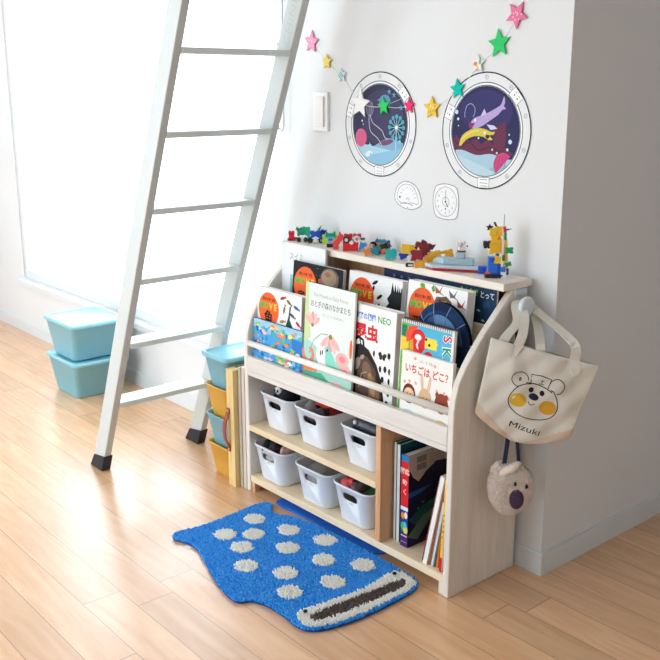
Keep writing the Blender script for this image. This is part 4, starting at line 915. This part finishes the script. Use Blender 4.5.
def d1(a):
    Q = sub([(-.044, -.008), (-.034, .020), (-.008, .032), (.022, .026), (.040, .0), (.042, -.022), (.02, -.020), (-.01, -.024), (-.03, -.022)], 4, True); a.line(Q, .0016, '#8a9096', True)
    for i in range(9): an = PI * (.02 + .96 * i / 8); a.line([(.026 * math.cos(an), -.006 + .026 * math.sin(an)), (.033 * math.cos(an), -.006 + .031 * math.sin(an))], .0016, '#8a9096')
    a.line([(-.030, -.010), (-.034, -.004)], .004, '#222'); a.text('PSI', .002, -.014, .011, '#8a9096', 0, align='c'); a.line(sub([(-.028, -.028), (-.012, -.022), (.010, -.024), (.022, -.030)]), .0018, '#70767c'); a.ell(0, .038, .0016, .0016, '#888'); a.ell(0, -.034, .0016, .0016, '#888')
gauge(.4405, .990, 'small rounded triangular gauge sticker below the jellyfish porthole', [(-.054, -.008), (-.046, .020), (-.022, .038), (.004, .040), (.034, .028), (.052, .002), (.056, -.022), (.040, -.034), (.012, -.040), (-.022, -.036), (-.044, -.024)], d1)
def d2(a):
    a.ring(0, 0, .041, .0014, '#82888e', 40); a.ring(0, 0, .0125, .0014, '#82888e', 24)
    for i in range(12): an = PI / 2 - 2 * PI * i / 12; a.text(str(i) if i else '0', .030 * math.cos(an), .030 * math.sin(an) - .003, .0085, '#70767c', 0, align='c')
    for i in range(36): an = 2 * PI * i / 36; a.line([(.0365 * math.cos(an), .0365 * math.sin(an)), (.039 * math.cos(an), .039 * math.sin(an))], .0008, '#9aa0a6')
    a.ell(0, 0, .003, .003, '#222'); a.line([(0, .004), (0, .028)], .0016, '#555'); a.line([(.002, -.004), (.010, -.014)], .003, '#555'); a.ell(0, -.020, .002, .003, '#333')
gauge(.590, .985, 'small eight sided dial sticker below the fish porthole', [(-.044, -.028), (-.049, 0), (-.044, .030), (-.034, .044), (0, .050), (.034, .044), (.044, .030), (.049, 0), (.046, -.030), (.036, -.045), (0, -.050), (-.034, -.044)], d2)

# ------------------------------------------------------------------ light switch
t = thing('light_switch', 'white rectangular light switch plate on the wall beside the window', 'switch', (.053, .018, 1.220))
SWW = mat('#f3f4f4', .35, .01, 10, name='switch_white')
g = G(); g.box(-.036, .036, -.009, 0, -.060, .060, SWW); g.build('plate', t, bevel=.002); g = G(); g.box(-.022, .022, -.015, -.0092, -.046, .046, SWW); g.build('rocker', t, bevel=.0015)

# ------------------------------------------------------------------ star garland
t = thing('star_garland', 'string of felt stars in pink, yellow, green and teal looping across the wall', 'garland', (.42, .0165, 1.26))
def felt(c): return mat(c, .95, .08, 150, bump=.3, spec=.05)
ST = [(.010, 1.431, .036, '#ef9dbd', -.12, 'pink', 'dot'), (.083, 1.370, .025, '#f3dd78', .0, 'yellow', ''), (.153, 1.329, .022, '#dff0f0', .1, 'white with teal stripes', 'stripe'),
      (.238, 1.246, .044, '#fbfbf8', -.1, 'white', ''), (.340, 1.240, .027, '#3fd06a', .1, 'bright green', ''), (.444, 1.243, .023, '#ec3f78', .0, 'hot pink', ''),
      (.533, 1.238, .033, '#f2c94c', .03, 'yellow flowered', 'flower'), (.625, 1.289, .028, '#20c3b4', .12, 'turquoise', ''), (.693, 1.352, .025, '#f0efe8', .05, 'white with coral and green spots', 'spots'),
      (.760, 1.400, .037, '#3fce74', .10, 'green', ''), (.812, 1.466, .035, '#e87fa6', .68, 'pink with pale dots', 'dot')]
for x, z, r, c, ro, nm, pat in ST:
    g = G(); P = []
    for i in range(10): rr_ = r if i % 2 == 0 else r * .46; an = PI / 2 + ro + PI * i / 5; P.append((rr_ * math.cos(an), rr_ * math.sin(an)))
    g.prism(P, -.0045, .0, 'y', felt(c)); a = Art(g, lambda u, v, l: (u, -.0045 - l, v)); rnd = random.Random(int(x * 1000))
    if pat == 'dot':
        for i in range(8): an = i * .9; q = r * (.12 + .07 * i) * .75; a.ell(q * math.cos(an), q * math.sin(an), .0022, .0022, '#f8d3e0', n=8)
    if pat == 'stripe':
        for k in (-1, 0, 1): a.line([(-.009 + k * .004, .006 + k * .005), (.007 + k * .004, -.008 + k * .005)], .0028, '#3aa6b8')
    if pat == 'flower':
        for i in range(9): q = r * .42; a.ell(rnd.uniform(-q, q), rnd.uniform(-q, q), .0028, .0028, rnd.choice(['#e9a23a', '#d8d060', '#fff3c8', '#d98a3a', '#b9c24a']), n=8)
    if pat == 'spots':
        a.ell(-.007, .0, .007, .006, '#f08a72', n=10); a.ell(.008, .004, .005, .006, '#7fb89a', n=10); a.ell(.0, -.008, .004, .004, '#f3c24a', n=8)
    lab(g.build('star', t, bevel=.0008, loc=(x - .42, -.0015, z - 1.26)), nm + ' felt star')
pts = []
for i in range(len(ST) - 1):
    a0, a1 = ST[i], ST[i + 1]; d = math.hypot(a1[0] - a0[0], a1[1] - a0[1])
    for j in range(6): u = j / 6; pts.append((a0[0] + (a1[0] - a0[0]) * u - .42, 0, a0[1] + (a1[1] - a0[1]) * u - 1.26 - .05 * d * math.sin(PI * u)))
pts = [(-.07 - .42, 0, 1.50 - 1.26)] + pts + [(ST[-1][0] - .42, 0, ST[-1][1] - 1.26), (.86 - .42, 0, 1.56 - 1.26)]
g = G(); g.tube(pts, .0007, mat('#f6f6f4', .8, name='garland_string'), 5); g.build('string', t)

# ------------------------------------------------------------------ toys on the top board
AZ = math.atan2(.762, .647)
PL = lambda c: mat(c, .3, .03, 30, spec=.5)
def shape(kind, w, h, rot=0):
    w /= 100; h /= 100
    if kind == 'box': P = [(-w / 2, -h / 2), (w / 2, -h / 2), (w / 2, h / 2), (-w / 2, h / 2)]
    elif kind == 'tri': P = [(-w / 2, -h / 2), (w / 2, -h / 2), (0, h / 2)]
    elif kind == 'disc': P = [(w / 2 * math.cos(2 * PI * i / 18), h / 2 * math.sin(2 * PI * i / 18)) for i in range(18)]
    elif kind == 'tile': # square tile with a notch on each side
        q = .5; n_ = .11; d = .42; P = []
        for k in range(4):
            c, s = [(1, 0), (0, 1), (-1, 0), (0, -1)][k]
            for u, v in ((-q + .06, -q), (-n_, -q), (-n_ * .8, -d), (n_ * .8, -d), (n_, -q), (q - .06, -q), (q, -q + .06)): P.append(((u * c - v * s) * w, (u * s + v * c) * h))
    elif kind == 'star': P = [((w / 2 if i % 2 == 0 else w * .25) * math.cos(PI * i / 5 + PI / 2), (h / 2 if i % 2 == 0 else h * .25) * math.sin(PI * i / 5 + PI / 2)) for i in range(10)]
    elif kind == 'dia': P = [(-w / 2, 0), (0, -h / 2), (w / 2, 0), (0, h / 2)]
    c, s = math.cos(math.radians(rot)), math.sin(math.radians(rot)); return [(x * c - y * s, x * s + y * c) for x, y in P]
SMALL = 1.2
def toy(nm, label, cat, x, y, parts, az=AZ, z=.8182):
    t = thing(nm, label, cat, (x, y, z), (0, 0, az)); t.scale = (SMALL, SMALL, SMALL) if x < .55 else (1.06, 1.06, 1.06)
    for pn, items in parts:
        g = G()
        for it in items:
            k, u, v, w, h, y0, dp, c = it[:8]; ro = it[8] if len(it) > 8 else 0
            P = [(a + u / 100, b + v / 100) for a, b in shape(k, w, h, ro)]
            g.prism(P, (y0 - dp / 2) / 100, (y0 + dp / 2) / 100, 'y', PL(c))
        g.build(pn, t, bevel=.0006)
    return t
toy('toy_block', 'small red block toy at the left end of the top board', 'toy', .018, -.082, [('body', [('tile', 0, 1.3, 1.6, 2.5, 0, 1.2, '#e0263c'), ('box', 0, .3, 2.2, .6, 0, 1.4, '#c81f34')]), ('axle', [('box', 1.6, .6, 1.6, .5, 0, .8, '#2b2030')])])
toy('toy_truck', 'green folding plate toy with black wheels beside the red block', 'toy', .058, -.070, [('plates', [('tile', -.6, 2.6, 1.7, 2.2, .2, .5, '#12a07c', 8), ('tile', .8, 2.7, 1.6, 2.4, .5, .5, '#27b892', -8), ('tri', -1.4, 3.6, .9, 1.0, 0, .5, '#0f8f70')]), ('wheel', [('disc', -.9, .6, 1.2, 1.2, -.2, 1.6, '#26252c')]), ('wheel', [('disc', .9, .6, 1.2, 1.2, -.2, 1.6, '#26252c')]), ('hub', [('dia', .1, 1.0, 1.0, .9, -.7, .4, '#cfe9e4')])])
toy('toy_car', 'blue block car with a white diamond and a green fin', 'toy', .104, -.056, [('body', [('tile', .1, 2.0, 2.6, 2.4, 0, 1.6, '#1f55c8'), ('tile', 1.6, 2.3, 2.0, 2.2, .2, 1.4, '#1a43ad', 12), ('tri', 2.6, 3.0, 1.4, 1.6, 0, 1.0, '#173c9c', -60)]), ('fin', [('box', -1.6, 2.6, .8, 3.2, 0, .8, '#23b79a'), ('tri', 1.4, 4.0, .8, 1.6, .2, .5, '#22a98c', -30)]), ('emblem', [('dia', .2, 1.3, 2.0, 1.1, -1.0, .3, '#e6ecf6')]), ('wheel', [('disc', -1.2, .75, 1.5, 1.5, -.1, 1.8, '#1f1f29')]), ('wheel', [('disc', 1.7, .75, 1.5, 1.5, -.1, 1.8, '#1f1f29'), ('disc', 1.7, .75, .7, .7, -.9, .5, '#8a96a8')])])
toy('toy_robot', 'lime and teal block robot with a grey face', 'toy', .197, -.070, [('arm', [('tile', -1.5, 1.9, 1.2, 2.4, 0, 1.0, '#a6dc3a')]), ('arm', [('tile', 1.6, 1.9, 1.2, 2.4, 0, 1.0, '#a6dc3a')]), ('head', [('box', 0, 3.1, 2.6, 1.0, 0, 1.4, '#19a184'), ('tri', -1.0, 3.8, .8, .7, 0, 1.0, '#148a70'), ('tri', 1.0, 3.8, .8, .7, 0, 1.0, '#148a70'), ('box', 0, 2.4, 1.8, .8, -.1, 1.4, '#3bc3c9')]), ('face', [('box', 0, 1.6, 1.6, 1.3, -.2, 1.4, '#a9b4bc'), ('box', 0, 2.0, 1.0, .5, -.9, .3, '#2b62b8')]), ('foot', [('box', 0, .45, 2.0, .9, 0, 1.6, '#2a2026')])])
toy('toy_bird', 'red block owl with big black and white round eyes', 'toy', .289, -.072, [('body', [('box', .2, 1.2, 3.9, 2.2, 0, 1.6, '#dd2230'), ('tile', -.4, 3.2, 2.2, 2.2, .1, 1.2, '#cf1f2c'), ('tile', 1.8, 3.3, 2.0, 2.0, .1, 1.2, '#c81e2a')]), ('eye', [('disc', -.9, 2.9, 1.7, 1.7, -.8, .4, '#29262c'), ('disc', -.9, 2.9, .9, .9, -1.1, .3, '#cfd6cf')]), ('eye', [('disc', 1.7, 3.1, 1.7, 1.7, -.8, .4, '#ece6e6'), ('disc', 1.7, 3.1, .8, .8, -1.1, .3, '#b9968c')]), ('beak', [('dia', .4, 2.2, 1.3, 1.2, -1.0, .4, '#f6efe6')])])
toy('toy_claw', 'salmon red block claw leaning beside the red owl', 'toy', .243, -.078, [('claw', [('tile', 0, 2.2, 1.5, 3.4, 0, .9, '#ee4a4e', -35), ('tri', .4, 3.9, 1.3, 1.4, 0, .8, '#e8404a', 20)]), ('foot', [('box', -.6, .4, 1.4, .8, 0, 1.2, '#e5484a')])])
toy('toy_chick', 'tiny white and yellow block chick with a blue cap', 'toy', .328, -.058, [('body', [('tile', 0, 1.9, 1.8, 2.2, 0, 1.0, '#f6f1e6')]), ('foot', [('tile', -.1, .6, 1.7, 1.1, 0, 1.0, '#f0b64a')]), ('cap', [('box', .2, 3.3, 1.0, .5, 0, .8, '#24415c')])])
toy('toy_snail', 'block creature with black round eyes, teal and purple shell', 'toy', .383, -.042, [('shell', [('tile', .8, 2.6, 1.8, 2.0, 0, 1.0, '#2f9fb4'), ('tile', 2.0, 2.2, 1.6, 2.2, .1, 1.0, '#4a3a86'), ('tri', -.4, 3.4, 1.4, 1.2, 0, 1, '#2f66b8')]), ('eye', [('disc', -1.4, 2.1, 1.9, 2.1, -.6, .5, '#232028'), ('disc', -1.4, 2.0, .9, 1.0, -.9, .4, '#b9c4c9')]), ('body', [('box', -.2, 1.9, .9, 2.0, -.4, .6, '#d98a5a'), ('box', .4, .6, 4.0, 1.2, 0, 1.0, '#5a4a72')])])
toy('toy_bird', 'block bird with an upraised blue wing and orange belly in front of the snail toy', 'toy', .388, -.088, [('wing', [('tri', -1.9, 1.9, 1.7, 2.8, -.2, .5, '#2f8fdc', 150), ('box', -1.2, 2.5, 1.8, .9, 0, .5, '#3b9be6', 30)]), ('belly', [('tile', -.2, .9, 1.7, 1.6, 0, 1.0, '#e88a4a', 20)]), ('tail', [('tile', 1.6, 1.4, 2.0, 2.0, 0, .9, '#1f8f9c', -15), ('tri', 2.9, .8, 1.4, 1.4, 0, .7, '#1c3f78', -90)]), ('head', [('box', .6, 2.4, .9, .9, -.1, .9, '#f0a070')])])
toy('toy_fish', 'turquoise block fish with a black and orange head', 'toy', .474, -.084, [('body', [('tile', .2, 1.4, 2.6, 2.4, 0, 1.2, '#22b9bd'), ('tri', 1.7, 1.2, 1.4, 2.0, 0, .9, '#4ed0d0', -90)]), ('head', [('tile', -1.4, 3.2, 1.9, 1.5, 0, .9, '#20232a', 20), ('tri', -.2, 3.6, 1.4, 1.0, 0, .8, '#1e5a56'), ('box', -1.5, 2.2, 1.2, .9, -.2, .8, '#e07a3a', 20)])])
toy('toy_block', 'small dark blue diamond block beside the turquoise fish', 'toy', .500, -.055, [('body', [('dia', 0, 1.2, 2.6, 2.0, 0, 1.0, '#1f3fa8'), ('tile', -.2, 1.0, 1.6, 1.6, 0, 1.1, '#2747b8', 20)]), ('hinge', [('box', -1.3, 1.2, .5, 1.1, 0, .8, '#dfe3ee')])])
toy('toy_lion', 'yellow block lion with a maroon mane, biggest animal on the top board', 'toy', .614, -.094, [
    ('mane', [('tile', -.6, 4.6, 3.4, 3.4, .1, 1.2, '#8a2434', -15), ('tile', .6, 5.0, 3.4, 3.0, .3, 1.2, '#6a1f3a', -28), ('tile', -1.6, 3.2, 3.0, 2.8, -.2, 1.3, '#9a2838', 5), ('tri', 2.6, 5.4, 1.6, 1.6, .1, .8, '#7a2238', -60)]),
    ('head', [('box', -2.8, 4.9, 1.7, 1.7, -.2, 1.1, '#f2b93a'), ('box', -4.4, 4.7, 2.4, 2.4, 0, .9, '#f5cf3a', -3), ('disc', -2.0, 5.2, .5, .5, -1.0, .3, '#2a1a20'), ('tri', -1.3, 5.0, .9, .9, -1.0, .3, '#f8e6c0')]),
    ('body', [('tile', 2.9, 3.1, 3.4, 2.0, .2, 1.3, '#f0b43a', 10), ('tile', 1.4, 2.2, 2.0, 1.8, 0, 1.3, '#ecab32')]),
    ('leg', [('tile', -.6, .95, 3.4, 1.7, -.5, 1.2, '#f3b22f', 10)]), ('leg', [('tile', 2.0, .9, 1.4, 1.7, .7, 1.0, '#eaa79a')]),
    ('front_leg', [('box', -3.3, 2.2, .8, 1.4, .0, .8, '#f1f1ee'), ('disc', -3.0, 1.9, .5, .5, -.5, .3, '#222'), ('box', -3.4, .55, 2.0, 1.0, 0, .9, '#26262c'), ('box', -3.2, .55, 1.2, .5, -.5, .3, '#f0f0ee')]),
    ('tail', [('box', 5.0, 3.7, 1.6, .8, .3, .8, '#f4bd3c', 12), ('tile', 6.7, 3.4, 2.2, 2.2, .3, .9, '#f2b02e', 15)])])
# boat
t = thing('toy_boat', 'long grey blue toy boat with a red keel and a blue clip at its stern', 'toy', (.706, -.066, .8182), (0, 0, math.atan2(.080, .125)))
def hull(z0, z1, L0, L1, w, m, g, y=0):
    P = [(-L0, 0), (-L0 + .022, -w), (L1, -w), (L1, w), (-L0 + .022, w)]; g.prism([(a, b + y) for a, b in P], z0, z1, 'z', m)
g = G(); hull(.0, .0075, .078, .070, .019, PL('#b9202c'), g); lab(g.build('keel', t, bevel=.001), 'red keel')
g = G(); hull(.0077, .017, .082, .072, .023, mat('#b9cdd6', .4, name='boat_grey'), g); g.build('hull', t, bevel=.0015)
g = G(); hull(.0172, .034, .052, .050, .015, mat('#a6c2cf', .4, name='boat_blue'), g, .004); g.build('deck', t, bevel=.002)
g = G(); g.box(.002, .026, -.008, .014, .0342, .050, mat('#a6c2cf', .4, name='boat_blue')); g.build('cabin', t, bevel=.002)
g = G(); g.box(.066, .087, -.030, -.012, .001, .020, PL('#1f55d0')); g.box(.072, .082, -.034, -.030, .004, .014, PL('#1a48b8')); lab(g.build('clip', t, bevel=.001), 'bright blue clip')
t = thing('toy_figure', 'white little bird or dog figure sitting on the toy boat cabin', 'toy', (.7145, -.0545, .8684), (0, 0, AZ)); t['label'] = 'small white block figure standing on the cabin of the toy boat'
WB = PL('#f1f1f2')
g = G(); g.box(-.009, .013, -.006, .006, 0, .004, PL('#8a3a3a')); g.box(-.006, .012, -.006, .006, .004, .018, WB); g.build('body', t, bevel=.001)
g = G(); g.box(-.012, .002, -.006, .006, .014, .027, WB); g.ball((.007, 0, .023), (.006, .005, .008), WB, 8); g.build('head', t, bevel=.0015)
g = G(); g.box(-.001, .001, -.0065, -.006, .012, .020, PL('#8a90a8')); g.ball((.017, 0, .015), (.002, .002, .003), PL('#3a3a44'), 6); g.build('wing', t)
# tall figure
toy('toy_robot', 'tall yellow and blue block figure with black claws standing on the top board', 'toy', .838, -.056, [
    ('leg', [('box', -.9, 2.9, 2.2, 4.4, 0, 1.4, '#2a74dc'), ('box', .8, 2.6, 2.0, 4.0, .1, 1.4, '#1d55c8'), ('disc', -1.0, 4.3, .7, .7, -.8, .3, '#1c4cb4')]),
    ('foot', [('box', -1.8, .5, 1.8, 1.0, -.2, 1.6, '#2b1c22'), ('box', .3, .45, 3.0, .9, -.3, 1.9, '#1f1a2c'), ('box', -1.9, 1.2, 1.0, .5, -.4, 1.0, '#e06a6a')]),
    ('belt', [('tile', .6, 4.4, 2.4, 1.9, -.6, .7, '#f5c92e', -8), ('dia', .1, 5.6, 1.1, 1.0, -.5, .6, '#1f4fb0')]),
    ('torso', [('tile', -.6, 7.2, 2.6, 2.8, 0, 1.4, '#f7c62b'), ('tile', .8, 7.6, 2.0, 3.6, .1, 1.3, '#f2b824'), ('box', 1.4, 6.6, .6, 2.4, -.6, .4, '#e8602c'), ('tile', -.4, 9.4, 2.4, 1.9, 0, 1.3, '#f9cd34')]),
    ('head', [('tile', -1.1, 11.2, 1.8, 1.8, 0, 1.2, '#f8cf3c'), ('tile', .7, 11.3, 2.2, 2.4, .1, 1.2, '#f4c02c'), ('tri', .3, 9.8, 1.2, .9, -.7, .3, '#ef7f2a')]),
    ('claw', [('star', -1.9, 12.2, 2.0, 1.8, 0, .7, '#221a26'), ('box', -.6, 13.0, .5, 1.1, 0, .5, '#2b222c', 30)]), ('claw', [('tile', -2.4, 8.1, 1.6, 1.8, -.2, .9, '#241a2a'), ('box', -3.1, 8.4, .5, 1.2, -.2, .6, '#3a2436')])])
toy('toy_staff', 'slender green, yellow and white block staff standing behind the tall yellow figure', 'toy', .857, -.050, [
    ('pole', [('box', -.3, 6.5, .5, 12.6, 0, .5, '#f1efe6'), ('box', .5, 6.0, .8, 7.5, .1, .6, '#efc15a', 4)]), ('tip', [('box', -.3, 14.2, .22, 2.6, 0, .22, '#b9bcc0')]),
    ('blade', [('box', -.1, 11.9, .7, 1.4, -.1, .7, '#d8324a', 10), ('tri', .9, 11.9, .6, 1.8, -.1, .4, '#4a6a78', -80), ('box', .1, 10.3, .6, 1.8, -.1, .6, '#1f9a5a')]),
    ('leaf', [('tile', 1.2, 6.8, 2.0, 1.5, 0, .6, '#17a85c')]), ('leaf', [('tile', 1.1, 3.4, 1.6, 1.0, 0, .6, '#1c9a56', 15), ('box', -.1, 5.0, .7, 1.4, -.1, .6, '#1c8a50')]),
    ('base', [('box', -.1, 2.2, 1.0, 1.2, -.3, .8, '#3a7adc'), ('box', .3, 1.0, .8, 2.0, -.1, .8, '#f0f2f6'), ('box', 1.0, 1.6, .6, 1.6, 0, .6, '#24488c'), ('box', .3, .2, 1.6, .4, 0, 1.4, '#e9ebf2')])])

# ------------------------------------------------------------------ camera, daylight
cam = bpy.data.cameras.new('camera'); co = bpy.data.objects.new('camera', cam); COL.objects.link(co); SC.camera = co
yaw, pit, rol, foc = -.8672, -.2547, -.0018, 928.6
F = Vector((math.cos(pit) * math.sin(yaw), math.cos(pit) * math.cos(yaw), math.sin(pit))); Rv = F.cross(Vector((0, 0, 1))).normalized(); Uv = Rv.cross(F)
R2 = Rv * math.cos(rol) + Uv * math.sin(rol); U2 = Uv * math.cos(rol) - Rv * math.sin(rol)
co.matrix_world = Matrix(((R2.x, U2.x, -F.x, 2.3563), (R2.y, U2.y, -F.y, -1.9048), (R2.z, U2.z, -F.z, 1.2912), (0, 0, 0, 1)))
cam.sensor_width = 36; cam.lens = foc / 660 * 36; cam.clip_start = .05

w = bpy.data.worlds.new('sky'); SC.world = w; w.use_nodes = True; bg = w.node_tree.nodes['Background']
bg.inputs[0].default_value = (.79, .905, 1.0, 1); bg.inputs[1].default_value = SKY = 7.0
def area(name, loc, rot, sx, sy, power, col=(1, 1, 1), portal=False):
    l = bpy.data.lights.new(name, 'AREA'); l.shape = 'RECTANGLE'; l.size = sx; l.size_y = sy; l.energy = power; l.color = col
    if portal: l.cycles.is_portal = True
    o = bpy.data.objects.new(name, l); COL.objects.link(o); o.location = loc; o.rotation_euler = rot; return o
area('window_portal', ((WX0 + WX1) / 2, .16, (WZ0 + WZ1) / 2), (-PI / 2, 0, 0), WX1 - WX0, WZ1 - WZ0, 1, portal=True)
area('window_portal', (-3.04, (LY0 + LY1) / 2, (LZ0 + LZ1) / 2), (PI / 2, 0, -PI / 2), LY1 - LY0, LZ1 - LZ0, 1, portal=True)
area('window_portal', ((FX0 + FX1) / 2, -4.14, (LZ0 + LZ1) / 2), (PI / 2, 0, 0), FX1 - FX0, LZ1 - LZ0, 1, portal=True)  # portal of the added window behind the camera
SC.view_settings.view_transform = 'Standard'; SC.view_settings.look = 'None'; SC.view_settings.gamma = 1; SC.view_settings.exposure = -0.10
try: SC.view_settings.use_curve_mapping = False
except Exception: pass
SC.cycles.max_bounces = 8; SC.cycles.diffuse_bounces = 5; SC.cycles.transparent_max_bounces = 8; SC.cycles.use_denoising = True
SC.cycles.sample_clamp_indirect = 8
